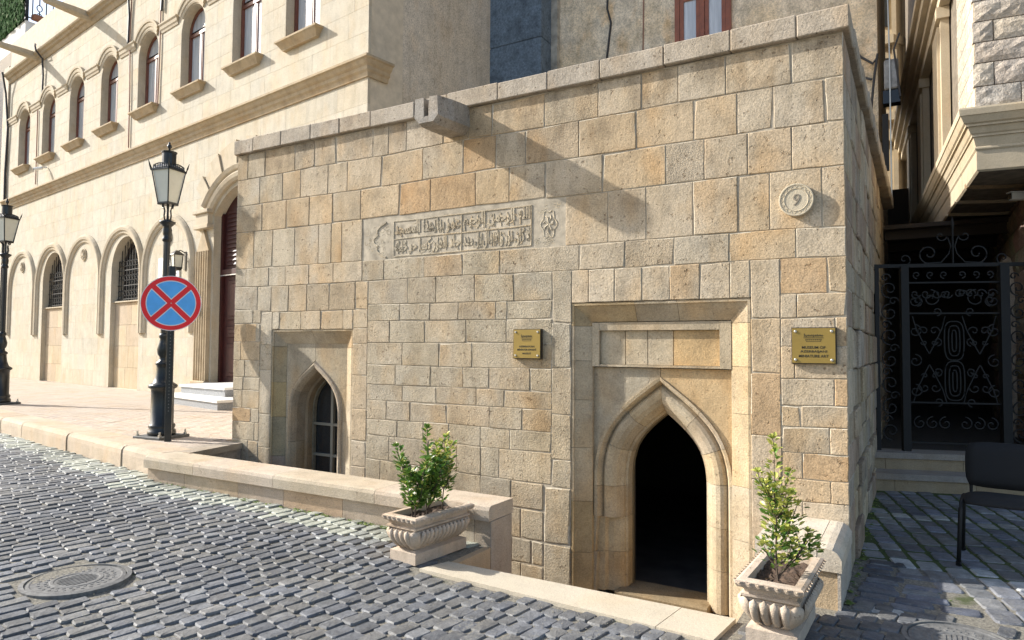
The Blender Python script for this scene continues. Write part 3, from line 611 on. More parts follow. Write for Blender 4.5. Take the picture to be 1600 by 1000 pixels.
# ---------------- the low museum building ----------------
STONES = [(-6.39,-6.21,3.715,3.715,3.421,3.421,"d"),(-6.21,-5.917,3.715,3.715,3.421,3.422,"d"),(-5.917,-5.437,3.715,3.715,3.422,3.424,"t"),(-5.437,-5.13,3.715,3.715,3.424,3.425,"r"),(-5.13,-4.82,3.715,3.715,3.425,3.426,"d"),(-4.82,-4.307,3.715,3.715,3.426,3.419,"d"),(-4.307,-4.102,3.715,3.715,3.419,3.416,"d"),(-4.102,-3.873,3.715,3.715,3.416,3.42,"d"),(-3.873,-3.429,3.715,3.715,3.42,3.428,"d"),(-3.429,-3.14,3.715,3.715,3.428,3.433,"d"),(-3.14,-2.886,3.715,3.715,3.433,3.425,"t"),(-2.886,-2.344,3.715,3.715,3.425,3.416,"t"),(-2.344,-1.841,3.715,3.715,3.416,3.417,"t"),(-1.841,-1.466,3.715,3.715,3.417,3.419,"d"),(-1.466,-1.167,3.715,3.715,3.419,3.421,"d"),(-1.167,-0.803,3.715,3.715,3.421,3.416,"d"),(-0.803,-0.339,3.715,3.715,3.416,3.413,"d"),(-0.339,0,3.715,3.715,3.413,3.406,"d"),(-6.39,-6.002,3.421,3.422,3.117,3.117,"g"),(-6.002,-5.624,3.422,3.423,3.117,3.116,"d"),(-5.624,-5.341,3.423,3.424,3.116,3.116,"t"),(-5.341,-4.931,3.424,3.426,3.116,3.11,"d"),(-4.931,-4.653,3.426,3.424,3.11,3.107,"d"),(-4.653,-4.189,3.424,3.418,3.107,3.106,"d"),(-4.189,-3.668,3.418,3.424,3.106,3.109,"t"),(-3.668,-3.196,3.424,3.432,3.109,3.113,"d"),(-3.196,-2.835,3.432,3.424,3.113,3.116,"o"),(-2.835,-2.527,3.424,3.415,3.116,3.112,"d"),(-2.527,-2.016,3.415,3.417,3.112,3.105,"o"),(-2.016,-1.51,3.417,3.419,3.105,3.104,"t"),(-1.51,-1.045,3.419,3.419,3.104,3.104,"t"),(-1.045,-0.722,3.419,3.416,3.104,3.102,"t"),(-0.722,-0.466,3.416,3.414,3.102,3.1,"d"),(-0.466,-0.123,3.414,3.408,3.1,3.093,"d"),(-0.123,0,3.408,3.406,3.093,3.091,"d"),(-6.39,-5.95,3.117,3.117,2.812,2.803,"g"),(-5.95,-5.559,3.117,3.116,2.803,2.795,"t"),(-5.559,-5.199,3.116,3.114,2.795,2.796,"t"),(-5.199,-4.856,3.114,3.109,2.796,2.797,"t"),(-4.856,-4.461,3.109,3.104,2.797,2.798,"d"),(-4.461,-3.951,3.104,3.107,2.798,2.792,"t"),(-3.951,-3.57,3.107,3.11,2.792,2.796,"o"),(-3.57,-3.055,3.11,3.114,2.796,2.8,"o"),(-3.055,-2.695,3.114,3.114,2.8,2.794,"t"),(-2.695,-2.323,3.114,3.109,2.794,2.788,"d"),(-2.323,-1.803,3.109,3.105,2.788,2.786,"d"),(-1.803,-1.267,3.105,3.104,2.786,2.787,"t"),(-1.267,-0.966,3.104,3.104,2.787,2.787,"r"),(-0.966,-0.648,3.104,3.101,2.787,2.786,"d"),(-0.648,-0.344,3.101,3.098,2.786,2.782,"d"),(-0.344,0,3.098,3.091,2.782,2.78,"d"),(-6.39,-6.08,2.812,2.806,2.386,2.384,"d"),(-6.08,-5.764,2.806,2.799,2.384,2.382,"d"),(-5.764,-5.416,2.799,2.795,2.382,2.379,"d"),(-5.416,-5.052,2.795,2.796,2.379,2.377,"d"),(-5.052,-4.867,2.796,2.796,2.377,2.375,"d"),(-4.867,-4.716,2.796,2.797,2.375,2.374,"t"),(-4.716,-4.435,2.797,2.798,2.374,2.372,"d"),(-2.14,-1.752,2.786,2.786,2.367,2.366,"d"),(-1.752,-1.429,2.786,2.788,2.366,2.366,"d"),(-1.429,-1.055,2.788,2.787,2.366,2.366,"d"),(-1.055,-0.722,2.787,2.786,2.366,2.365,"d"),(-0.722,-0.495,2.786,2.784,2.365,2.364,"d"),(-0.495,-0.148,2.784,2.781,2.364,2.357,"d"),(-0.148,0,2.781,2.78,2.357,2.351,"d"),(-6.39,-6.202,2.386,2.385,2.183,2.179,"d"),(-6.202,-5.823,2.385,2.382,2.179,2.17,"d"),(-5.823,-5.55,2.382,2.38,2.17,2.163,"d"),(-5.55,-5.187,2.38,2.378,2.163,2.164,"d"),(-5.187,-4.829,2.378,2.375,2.164,2.164,"d"),(-4.829,-4.427,2.375,2.372,2.164,2.164,"d"),(-4.427,-4.14,2.372,2.37,2.164,2.166,"g"),(-4.14,-3.636,2.37,2.367,2.166,2.166,"d"),(-3.636,-3.19,2.367,2.376,2.166,2.167,"o"),(-3.19,-2.79,2.376,2.372,2.167,2.158,"d"),(-2.79,-2.01,2.372,2.367,2.158,2.153,"r"),(-2.01,-1.606,2.367,2.366,2.153,2.148,"d"),(-1.606,-1.202,2.366,2.366,2.148,2.15,"r"),(-1.202,-0.785,2.366,2.365,2.15,2.152,"g"),(-0.785,-0.321,2.365,2.364,2.152,2.152,"t"),(-0.321,0,2.364,2.351,2.152,2.145,"d"),(-2.079,-1.924,2.153,2.152,1.878,1.878,"d"),(-1.924,-1.696,2.152,2.149,1.878,1.878,"d"),(-1.696,-1.464,2.149,2.149,1.878,1.878,"d"),(-1.464,-1.239,2.149,2.149,1.878,1.878,"d"),(-1.239,-1.007,2.149,2.15,1.878,1.878,"d"),(-1.007,-0.781,2.15,2.152,1.878,1.878,"d"),(-0.781,-0.638,2.152,2.153,1.878,1.878,"d"),(-0.638,-0.43,2.153,2.154,1.725,1.724,"d"),(-0.638,-0.43,1.725,1.725,1.331,1.331,"t"),(-0.638,-0.43,1.331,1.331,0.884,0.884,"o"),(-0.638,-0.43,0.884,0.884,0.568,0.568,"d"),(-0.638,-0.43,0.568,0.568,0,0,"d"),(-0.638,-0.43,0,0,-0.3,-0.3,"d"),(-0.638,-0.43,-0.3,-0.3,-0.6,-0.6,"d"),(-0.43,-0.122,2.154,2.148,1.897,1.896,"o"),(-0.122,0,2.148,2.145,1.896,1.896,"t"),(-0.43,-0.319,1.897,1.897,1.723,1.724,"d"),(-0.319,0,1.897,1.896,1.724,1.728,"t"),(-0.43,-0.076,1.723,1.727,1.524,1.524,"d"),(-0.076,0,1.727,1.728,1.524,1.525,"t"),(-0.43,-0.338,1.524,1.524,1.296,1.297,"t"),(-0.338,0,1.524,1.525,1.297,1.302,"d"),(-0.43,-0.085,1.296,1.3,1.106,1.115,"d"),(-0.085,0,1.3,1.302,1.115,1.117,"o"),(-0.43,-0.3,1.106,1.11,0.958,0.961,"t"),(-0.3,0,1.11,1.117,0.961,0.967,"d"),(-0.43,-0.117,0.958,0.965,0.777,0.781,"g"),(-0.117,0,0.965,0.967,0.781,0.783,"d"),(-0.43,-0.293,0.777,0.779,0.594,0.597,"d"),(-0.293,0,0.779,0.783,0.597,0.603,"o"),(-0.43,-0.114,0.594,0.601,0.44,0.449,"t"),(-0.114,0,0.601,0.603,0.449,0.452,"d"),(-0.43,-0.295,0.44,0.443,0.3,0.3,"d"),(-0.295,0,0.443,0.452,0.3,0.3,"d"),(-0.43,0,0.3,0.3,0.02,0.02,"d"),(-0.43,0,0.02,0.02,-0.3,-0.3,"d"),(-0.43,0,-0.3,-0.3,-0.6,-0.6,"d"),(-2.263,-2.079,2.155,2.155,1.716,1.716,"d"),(-2.263,-2.079,1.716,1.716,1.336,1.336,"d"),(-2.263,-2.079,1.336,1.336,0.943,0.943,"d"),(-2.263,-2.079,0.943,0.943,0.567,0.567,"d"),(-2.263,-2.079,0.567,0.567,0.336,0.336,"d"),(-2.335,-2.079,0.336,0.336,-0.141,-0.141,"d"),(-2.335,-2.079,-0.141,-0.141,-0.6,-0.6,"d"),(-6.39,-6.002,2.183,2.174,1.925,1.896,"g"),(-6.002,-5.769,2.174,2.169,1.896,1.877,"d"),(-5.769,-5.492,2.169,2.163,1.877,1.877,"d"),(-5.492,-5.216,2.163,2.164,1.877,1.878,"d"),(-5.216,-4.884,2.164,2.164,1.878,1.878,"r"),(-4.884,-4.518,2.164,2.164,1.878,1.879,"r"),(-4.518,-4.343,2.164,2.165,1.879,1.879,"t"),(-4.343,-3.833,2.165,2.166,1.924,1.92,"g"),(-3.833,-3.494,2.166,2.167,1.92,1.918,"d"),(-3.494,-3.056,2.167,2.164,1.918,1.916,"d"),(-3.056,-2.639,2.164,2.155,1.916,1.911,"d"),(-2.639,-2.263,2.155,2.155,1.911,1.91,"d"),(-4.343,-3.934,1.924,1.921,1.759,1.757,"d"),(-3.934,-3.562,1.921,1.919,1.757,1.756,"d"),(-3.562,-3.233,1.919,1.917,1.756,1.754,"t"),(-3.233,-2.827,1.917,1.913,1.754,1.752,"d"),(-2.827,-2.71,1.913,1.912,1.752,1.751,"d"),(-2.71,-2.263,1.912,1.91,1.751,1.75,"d"),(-4.343,-4.056,1.759,1.758,1.541,1.542,"t"),(-4.056,-3.621,1.758,1.756,1.542,1.543,"d"),(-3.621,-3.149,1.756,1.754,1.543,1.544,"d"),(-3.149,-2.715,1.754,1.751,1.544,1.545,"d"),(-2.715,-2.263,1.751,1.75,1.545,1.545,"d"),(-4.343,-3.892,1.541,1.542,1.326,1.323,"r"),(-3.892,-3.452,1.542,1.543,1.323,1.321,"d"),(-3.452,-3.08,1.543,1.544,1.321,1.319,"d"),(-3.08,-2.263,1.544,1.545,1.319,1.325,"d"),(-4.343,-3.973,1.326,1.324,1.129,1.13,"d"),(-3.973,-3.548,1.324,1.321,1.13,1.132,"d"),(-3.548,-3.175,1.321,1.319,1.132,1.134,"g"),(-3.175,-2.891,1.319,1.321,1.134,1.132,"g"),(-2.891,-2.475,1.321,1.325,1.132,1.128,"d"),(-2.475,-2.263,1.325,1.325,1.128,1.126,"d"),(-4.343,-3.886,1.129,1.131,0.975,0.975,"g"),(-3.886,-3.475,1.131,1.133,0.975,0.976,"d"),(-3.475,-3.027,1.133,1.133,0.976,0.976,"d"),(-3.027,-2.734,1.133,1.13,0.976,0.976,"d"),(-2.734,-2.263,1.13,1.126,0.976,0.976,"t"),(-4.343,-4.084,0.975,0.975,0.782,0.786,"d"),(-4.084,-3.789,0.975,0.976,0.786,0.79,"g"),(-3.789,-3.354,0.976,0.976,0.79,0.797,"d"),(-3.354,-2.883,0.976,0.976,0.797,0.789,"t"),(-2.883,-2.55,0.976,0.976,0.789,0.786,"d"),(-2.55,-2.263,0.976,0.976,0.786,0.786,"d"),(-4.343,-3.944,0.782,0.788,0.624,0.625,"d"),(-3.944,-3.626,0.788,0.793,0.625,0.626,"d"),(-3.626,-3.329,0.793,0.796,0.626,0.62,"d"),(-3.329,-2.979,0.796,0.791,0.62,0.612,"d"),(-2.979,-2.673,0.791,0.786,0.612,0.611,"d"),(-2.673,-2.263,0.786,0.786,0.611,0.61,"d"),(-4.343,-4.043,0.624,0.625,0.395,0.388,"d"),(-4.043,-3.563,0.625,0.625,0.388,0.373,"d"),(-3.563,-3.234,0.625,0.618,0.373,0.363,"d"),(-3.234,-2.976,0.618,0.612,0.363,0.355,"d"),(-2.976,-2.782,0.612,0.612,0.355,0.353,"d"),(-2.782,-2.263,0.612,0.61,0.353,0.348,"d"),(-4.343,-4.152,0.395,0.39,0.156,0.151,"d"),(-4.152,-3.657,0.39,0.376,0.151,0.138,"d"),(-3.657,-3.324,0.376,0.365,0.138,0.128,"d"),(-3.324,-2.974,0.365,0.355,0.128,0.119,"d"),(-2.974,-2.659,0.355,0.351,0.119,0.12,"d"),(-2.659,-2.335,0.351,0.348,0.12,0.117,"d"),(-4.343,-4.081,0.156,0.149,-0.085,-0.093,"d"),(-4.081,-3.58,0.149,0.136,-0.093,-0.107,"d"),(-3.58,-3.137,0.136,0.123,-0.107,-0.12,"d"),(-3.137,-2.831,0.123,0.119,-0.12,-0.128,"d"),(-2.831,-2.56,0.119,0.119,-0.128,-0.136,"d"),(-2.56,-2.335,0.119,0.117,-0.136,-0.14,"d"),(-4.343,-3.823,-0.085,-0.1,-0.326,-0.332,"d"),(-3.823,-3.341,-0.1,-0.114,-0.332,-0.337,"d"),(-3.341,-2.959,-0.114,-0.125,-0.337,-0.341,"d"),(-2.959,-2.651,-0.125,-0.134,-0.341,-0.344,"d"),(-2.651,-2.452,-0.134,-0.138,-0.344,-0.345,"d"),(-2.452,-2.335,-0.138,-0.14,-0.345,-0.345,"d"),(-4.343,-3.574,-0.326,-0.334,-0.6,-0.6,"d"),(-3.574,-3.045,-0.334,-0.34,-0.6,-0.6,"d"),(-3.045,-2.557,-0.34,-0.344,-0.6,-0.6,"d"),(-2.557,-2.335,-0.344,-0.345,-0.6,-0.6,"d"),(-5.746,-5.626,1.877,1.877,1.68,1.68,"d"),(-5.626,-5.296,1.877,1.878,1.68,1.68,"d"),(-5.296,-5.001,1.878,1.878,1.68,1.68,"d"),(-5.001,-4.678,1.878,1.879,1.68,1.68,"d"),(-4.678,-4.542,1.879,1.879,1.68,1.68,"d"),(-4.542,-4.343,1.879,1.879,1.69,1.69,"d"),(-4.542,-4.343,1.69,1.69,1.533,1.533,"d"),(-4.542,-4.343,1.533,1.533,1.213,1.213,"d"),(-4.542,-4.343,1.213,1.213,0.875,0.875,"d"),(-4.542,-4.343,0.875,0.875,0.559,0.559,"t"),(-4.542,-4.343,0.559,0.559,0.3,0.3,"d"),(-4.542,-4.343,0.3,0.3,0,0,"d"),(-4.542,-4.343,0,0,-0.3,-0.3,"d"),(-4.542,-4.343,-0.3,-0.3,-0.6,-0.6,"d"),(-5.937,-5.746,1.88,1.88,1.517,1.517,"d"),(-5.937,-5.746,1.517,1.517,1.234,1.234,"d"),(-5.937,-5.746,1.234,1.234,0.75,0.75,"d"),(-5.937,-5.746,0.75,0.75,0.38,0.38,"d"),(-5.937,-5.746,0.38,0.38,0.1,0.1,"d"),(-5.937,-5.746,0.1,0.1,-0.2,-0.2,"d"),(-5.937,-5.746,-0.2,-0.2,-0.6,-0.6,"d"),(-6.39,-6.07,1.912,1.912,1.757,1.757,"d"),(-6.07,-5.937,1.912,1.912,1.757,1.757,"d"),(-6.39,-6.009,1.757,1.757,1.551,1.551,"t"),(-6.009,-5.937,1.757,1.757,1.551,1.551,"d"),(-6.39,-6.263,1.551,1.551,1.34,1.34,"d"),(-6.263,-5.937,1.551,1.551,1.34,1.34,"t"),(-6.39,-6.19,1.34,1.34,1.148,1.148,"d"),(-6.19,-5.937,1.34,1.34,1.148,1.148,"d"),(-6.39,-6.214,1.148,1.148,1.001,1.001,"d"),(-6.214,-5.937,1.148,1.148,1.001,1.001,"d"),(-6.39,-6.226,1.001,1.001,0.798,0.798,"d"),(-6.226,-5.937,1.001,1.001,0.798,0.798,"d"),(-6.39,-6.07,0.798,0.798,0.64,0.64,"o"),(-6.07,-5.937,0.798,0.798,0.64,0.64,"d"),(-6.39,-6.01,0.64,0.64,0.44,0.44,"d"),(-6.01,-5.937,0.64,0.64,0.44,0.44,"d"),(-6.39,-6.117,0.44,0.44,0.176,0.176,"d"),(-6.117,-5.937,0.44,0.44,0.176,0.176,"g"),(-6.39,-6.19,0.176,0.176,0,0,"d"),(-6.19,-5.937,0.176,0.176,0,0,"d"),(-6.39,-6.07,0,0,-0.3,-0.3,"d"),(-6.07,-5.937,0,0,-0.3,-0.3,"d"),(-6.39,-6.141,-0.3,-0.3,-0.6,-0.6,"d"),(-6.141,-5.937,-0.3,-0.3,-0.6,-0.6,"d")]
TINT = {'d': (.50,.405,.285), 't': (.51,.385,.245), 'o': (.49,.325,.175), 'g': (.42,.37,.295), 'r': (.45,.365,.265)}
mus = empty('museum_building', (-3.2, 3.5, 0), 'low flat roofed museum of large honey coloured limestone blocks with two pointed niches', 'building', world=True)
rs = random.Random(21)
SMEAR = plain_mat('mortar_smear', (.52, .455, .345), .95, nscale=30, nvar=.3, bs=60, bd=.004)
def wall_stone(x0, x1, zt0, zt1, zb0, zb1, col, rough, parent, m, place=None, gap=.0035, name='wall_stone', depth=.12, bev=.007, f0=None, jit=.003, smear=False):
    c = [(x0+gap, zb0+gap), (x1-gap, zb1+gap), (x1-gap, zt1-gap), (x0+gap, zt0-gap)]
    out = []
    for i in range(4):
        if smear and rs.random() < .09:
            q_ = rs.uniform(.006, .016); c[i] = (c[i][0]+(q_ if i in (0, 3) else -q_), c[i][1]+(q_ if i in (0, 1) else -q_)*.7)
    for i in range(4):
        a = c[i]; b = c[(i+1) % 4]; L = math.dist(a, b)
        out.append((a[0]+rs.uniform(0, jit)*(1 if i in (0, 3) else -1), a[1]+rs.uniform(0, jit)*(1 if i in (0, 1) else -1)))
        for t in (.33, .67):
            j = rs.uniform(-jit*.6, jit*.9); p = (a[0]+(b[0]-a[0])*t, a[1]+(b[1]-a[1])*t)
            nx, nz = (-(b[1]-a[1])/L, (b[0]-a[0])/L); out.append((p[0]+nx*j, p[1]+nz*j))
    cx = sum(p[0] for p in out)/12; cz = sum(p[1] for p in out)/12
    w_ = max(.05, x1-x0); h_ = max(.04, (zt0+zt1-zb0-zb1)/2); f = rs.uniform(-.0025, .0025) if f0 is None else f0
    inn = [(cx+(px-cx)*(1-2*bev/w_), cz+(pz-cz)*(1-2*bev/h_)) for px, pz in out]
    tx = rs.uniform(-.004, .004); tz = rs.uniform(-.004, .004)
    vs = [(px, depth, pz) for px, pz in out] + [(px, f+bev*.8, pz) for px, pz in out] + [(px, f+(px-cx)*tx+(pz-cz)*tz, pz) for px, pz in inn]
    fs = []
    for L in range(2):
        for k in range(12): fs.append((L*12+k, L*12+(k+1) % 12, (L+1)*12+(k+1) % 12, (L+1)*12+k))
    fs.append(tuple(range(24, 36)))
    if place: vs = [place(*v) for v in vs]
    o = M(name, vs, fs, m, parent, col=(*col, rough))
    if smear and rs.random() < .5:
        o.data.materials.append(SMEAR)
        for i in range(12, 24):
            if rs.random() < .45: o.data.polygons[i].material_index = 1
    return o
FIELD = lambda x, z: (-4.40 < x < -2.07 and z < 2.4) or (x > -2.4 and x < -2.08)
for (x0, x1, a, b, c, d, k) in STONES:
    xm, zm = (x0+x1)/2, (a+b+c+d)/4; col = TINT[k]; rough = .35
    if FIELD(xm, zm) or (-4.6 < xm < -2 and 2.1 < zm < 2.4):
        rough = .95; q = rs.choice([(.44,.385,.29), (.46,.395,.29), (.43,.385,.305), (.475,.41,.31), (.46,.385,.285)])
        col = q if k in 'dr' else tuple((u_+v_)/2 for u_, v_ in zip(q, col))
    elif k == 'r': rough = 1.0
    if k == 'd' and rough < .9:
        q = rs.random()
        col = (.53,.44,.33) if q < .3 else (.51,.415,.30) if q < .6 else (.49,.41,.31) if q < .85 else (.52,.41,.285)
        if xm < -5.4: col = tuple(v_*w_ for v_, w_ in zip(col, (.90, .94, .96)))
    bb = rs.uniform(.95, 1.05); mc = (.468,.397,.290); kk = .70 if k in 'ot' else .55; bb *= .93 if rough > .9 else 1.0; col = tuple(bb*(mc[i]*(1-kk)+col[i]*kk) for i in range(3))
    big_joint = (x0 >= -2.45 and x1 <= -2.05 and zm < .2) or (-2.75 < x0 < -2.3 and zm < .35)
    wall_stone(x0, x1, a, b, c, d, col, rough, mus, MS, jit=.0036, gap=.0026 if zm > 2.6 else .0018 if not big_joint else .005, bev=.0048 if not big_joint else .009, smear=True)
# mortar core behind the stones, with openings for the niches
core = G()
core.box(-6.385, -5.75, .0065, .5, -.6, 3.72); core.box(-4.54, -2.085, .0065, .5, -.6, 3.72); core.box(-.632, -.004, .0065, .5, -.6, 3.72)
core.box(-5.75, -4.54, .0065, .5, 1.69, 3.72); core.box(-2.085, -.632, .0065, .5, 1.885, 3.72)
core.make('wall_core_joints', MORT, mus)
# dark open joints of the top courses: their bed is deeper and darker
# left end wall, roof, back
G().box(-6.39, -6.25, .5, 3.6, 0, 3.72).make('end_wall', PLASTER2, mus)
G().box(-6.38, -.02, .25, 7.10, 3.66, 3.76).make('flat_roof', ROOFM, mus)
# side wall: irregular courses on the plane facing the alley
def side_x(y): return .018*y*0
zs_ = [-.02, .20, .42, .60, .84, 1.06, 1.36, 1.66, 1.93, 2.13, 2.43, 2.73, 3.09, 3.41, 3.715]
rs = random.Random(44)
for zi in range(len(zs_)-1):
    y = .012
    while y < 7.0:
        L = rs.uniform(.28, .62) if zs_[zi] < 1.6 else rs.uniform(.35, .75)
        y1 = min(7.05, y+L); zj = rs.uniform(-.02, .02) if zi else 0
        b_ = rs.uniform(.75, 1.08); q = rs.choice([(.50,.42,.30), (.46,.38,.28), (.44,.34,.26), (.52,.44,.33), (.42,.36,.29)])
        amp = .0 if y < .05 else (.03 if zs_[zi] < 2 else .014)
        wall_stone(y, y1, zs_[zi+1], zs_[zi+1], zs_[zi], zs_[zi], tuple(v_*b_ for v_ in q), 1.0, mus, MRUB,
                   place=lambda X, Y, Z: (-Y, X, Z), depth=.13, f0=rs.uniform(-amp, amp*.4), bev=.012 if amp else .006, gap=.004, name='side_stone', jit=.008 if amp else .003)
        y = y1
G().box(-.30, -.022, .13, 7.05, -.6, 3.72).make('side_wall_core', DMORT, mus)
# coping stones
cops = [-6.41, -6.08, -5.62, -5.16, -4.74, -4.31, -3.75, -3.36, -2.8, -2.3, -1.81, -1.27, -.76, -.3, .042]
rs = random.Random(9)
for a, b in zip(cops[:-1], cops[1:]):
    z1 = 3.882 + rs.uniform(-.006, .006); y0 = -.042 + rs.uniform(-.005, .005)
    x1 = b-.0025
    G().bbox(a+.0025, x1, y0, .34, 3.722+rs.uniform(-.004, .004), z1, .007).make('coping_stone', MCOP, mus)
y = .346
while y < 7.0:
    L = rs.uniform(.5, .8); G().bbox(-.32, .046+.014*y, y, min(y+L, 7.05)-.006, 3.722, 3.88+rs.uniform(-.006,.006), .012).make('coping_stone', MCOP, mus); y += L
# stone water spout
g = G(); sx = -3.27; L = .47
# channel: outline of its end (U shape), carried out from the wall and slightly down
def spout_sec(t):
    s = 1.0 - .0*t; w_ = .165; h0 = 3.46; h1 = 3.72 + .0*t
    return w_, h0, h1
sec = [(-.14, 3.72), (-.15, 3.52), (-.09, 3.455), (.09, 3.455), (.15, 3.52), (.14, 3.72), (.035, 3.72), (.028, 3.52), (-.028, 3.52), (-.035, 3.72)]
n = len(sec); vs = []
for (y, dz, sc) in ((.05, .02, 1.0), (-.25, .0, .97), (-L+.06, -.012, .93), (-L, -.006, .86)):
    for (x, z) in sec: vs.append((sx + x*sc, y, 3.6 + (z-3.6)*(sc if y > -.4 else sc*.98) + dz))
fs = []
for i in range(3):
    for k in range(n): fs.append((i*n+k, i*n+(k+1) % n, (i+1)*n+(k+1) % n, (i+1)*n+k))
fs.append(tuple(range(3*n, 4*n))); fs.append(tuple(range(n-1, -1, -1)))
g.add(vs, fs).make('water_spout', stone_mat('weathered_spout_stone', (.38, .345, .30), pits=1.6, stain=.7, streak=.6, var=.35), mus)

# niches --------------------------------------------------------------
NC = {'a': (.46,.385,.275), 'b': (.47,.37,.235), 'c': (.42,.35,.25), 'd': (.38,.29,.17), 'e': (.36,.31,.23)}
def sub_sweep(path, prof, cuts, cols, name, parent, m, gap=.0015, rough=.4):
    for i, (a, b) in enumerate(zip(cuts[:-1], cuts[1:])):
        c = cols[i % len(cols)]; bb = rs.uniform(.93, 1.07)
        sweep(path, prof, a, b, gap).make(name, m, parent, col=(*(v_*bb for v_ in c), rough))
def niche(x0, x1, zb, zt, s, d, top_cut):
    """splayed rectangular frame: facade edge x0..x1, top zt; inner plane at depth d, splay width s"""
    path = [(x0+s, zb), (x0+s, zt-s), (x1-s, zt-s), (x1-s, zb)]
    prof = [(0, d), (s-.022, .020), (s-.020, .008), (s, .008), (s, .30), (0, .30)]
    return path, prof
# right niche (doorway)
path, prof = niche(-2.079, -.638, -.6, 1.876, .155, .085, 0)
Ht = 2*(1.721+.6) + (1.441-.31)
hl = (1.721+.6)/Ht
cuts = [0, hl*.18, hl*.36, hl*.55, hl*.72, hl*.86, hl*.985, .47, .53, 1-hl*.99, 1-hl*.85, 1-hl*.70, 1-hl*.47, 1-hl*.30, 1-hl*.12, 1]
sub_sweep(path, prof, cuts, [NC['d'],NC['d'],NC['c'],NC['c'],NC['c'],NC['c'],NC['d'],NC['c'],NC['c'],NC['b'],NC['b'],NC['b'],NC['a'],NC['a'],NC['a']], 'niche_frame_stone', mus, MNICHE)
rx0, rx1, rz1 = -1.924, -.793, 1.721
cxr = -1.352
openR = pointed(cxr, .325, -.5, .42, .985)
def off(path, d):
    out = []
    for i, p in enumerate(path):
        a = path[max(0, i-1)]; b = path[min(len(path)-1, i+1)]
        if 0 < i < len(path)-1:
            d0 = Vector((path[i][0]-a[0], path[i][1]-a[1])).normalized(); d1 = Vector((b[0]-path[i][0], b[1]-path[i][1])).normalized()
            n0 = Vector((-d0.y, d0.x)); n1 = Vector((-d1.y, d1.x)); m = (n0+n1).normalized(); m = m/max(.80 if abs(m.x) < .1 and m.y > .9 else .2, m.dot(n0))
        else:
            d0 = Vector((b[0]-a[0], b[1]-a[1])).normalized(); m = Vector((-d0.y, d0.x))
        out.append((p[0]+m.x*d, p[1]+m.y*d))
    return out
ro = off(openR, .235)
ap = max(range(len(ro)), key=lambda i: ro[i][1])
# back plate of the niche in two spandrel stones above and two jamb strips
zsp = .60
def spandrel(ro, x0, x1, z1, zlow, yf, ych, cols, name='spandrel_stone'):
    ap = max(range(len(ro)), key=lambda i: ro[i][1]); axx = ro[ap][0]
    L = [p for p in ro[:ap+1] if p[1] >= zlow]; Rr = [p for p in ro[ap:] if p[1] >= zlow]
    def xat(pts, z):
        for a, b in zip(pts[:-1], pts[1:]):
            if min(a[1], b[1]) <= z <= max(a[1], b[1]) and abs(a[1]-b[1]) > 1e-9: return a[0] + (b[0]-a[0])*(z-a[1])/(b[1]-a[1])
        return pts[0][0]
    g = .002; pl = [(x0, zlow)] + [(xat(ro[:ap+1], zlow), zlow)] + L[1:-1] + [(axx-g, L[-1][1]), (axx-g, z1), (x0, z1)]
    G().prism(pl, yf, ych).make(name, MNICHE, mus, col=(*cols[0], .3))
    pr = [(axx+g, z1), (axx+g, Rr[0][1])] + Rr[1:-1] + [(xat(ro[ap:], zlow), zlow), (x1, zlow), (x1, z1)]
    G().prism(pr, yf, ych).make(name, MNICHE, mus, col=(*cols[1], .3))
    # strips below
    lx = xat(ro[:ap+1], zlow); rx = xat(ro[ap:], zlow)
    zc_ = [zlow-.003, .17, -.18, -.62]
    for i, (a, b) in enumerate(zip(zc_[:-1], zc_[1:])):
        G().prism([(x0, b+.002), (ro[0][0], b+.002), (lx, a), (x0, a)], yf, ych).make(name, MNICHE, mus, col=(*cols[2+i % 2], .3))
        G().prism([(rx, a), (ro[-1][0], b+.002), (x1, b+.002), (x1, a)], yf, ych).make(name, MNICHE, mus, col=(*cols[3], .3))
spandrel(ro, rx0, rx1, 1.345, .62, .118, .34, [NC['e'], (.50,.36,.20), NC['c'], NC['a']])
# panel above: frame and four recessed stones
pz0, pz1 = 1.352, 1.715
pth = [(rx0+.06, pz0+.03), (rx0+.06, pz1-.055), (rx1-.08, pz1-.055), (rx1-.08, pz0+.03), (rx0+.06, pz0+.03), (rx0+.06, pz0+.033)]
G().box(rx0, rx0+.06, .078, .34, pz0, pz1).make('panel_frame', MNICHE, mus, col=(*NC['a'], .3))
G().box(rx1-.085, rx1, .078, .34, pz0, pz1).make('panel_frame', MNICHE, mus, col=(*NC['a'], .3))
G().box(rx0+.062, rx1-.087, .080, .34, pz1-.065, pz1).make('panel_frame', MNICHE, mus, col=(*NC['c'], .3))
G().box(rx0+.062, rx1-.087, .082, .34, pz0, pz0+.018).make('panel_frame', MNICHE, mus, col=(*NC['c'], .3))
px = [rx0+.063, -1.645, -1.455, -1.245, rx1-.088]
for i in range(4): G().box(px[i]+.003, px[i+1]-.003, .112, .34, pz0+.02, pz1-.067).make('panel_stone', MNICHE, mus, col=(*[NC['a'], NC['a'], NC['a'], (.50,.355,.19)][i], .3))
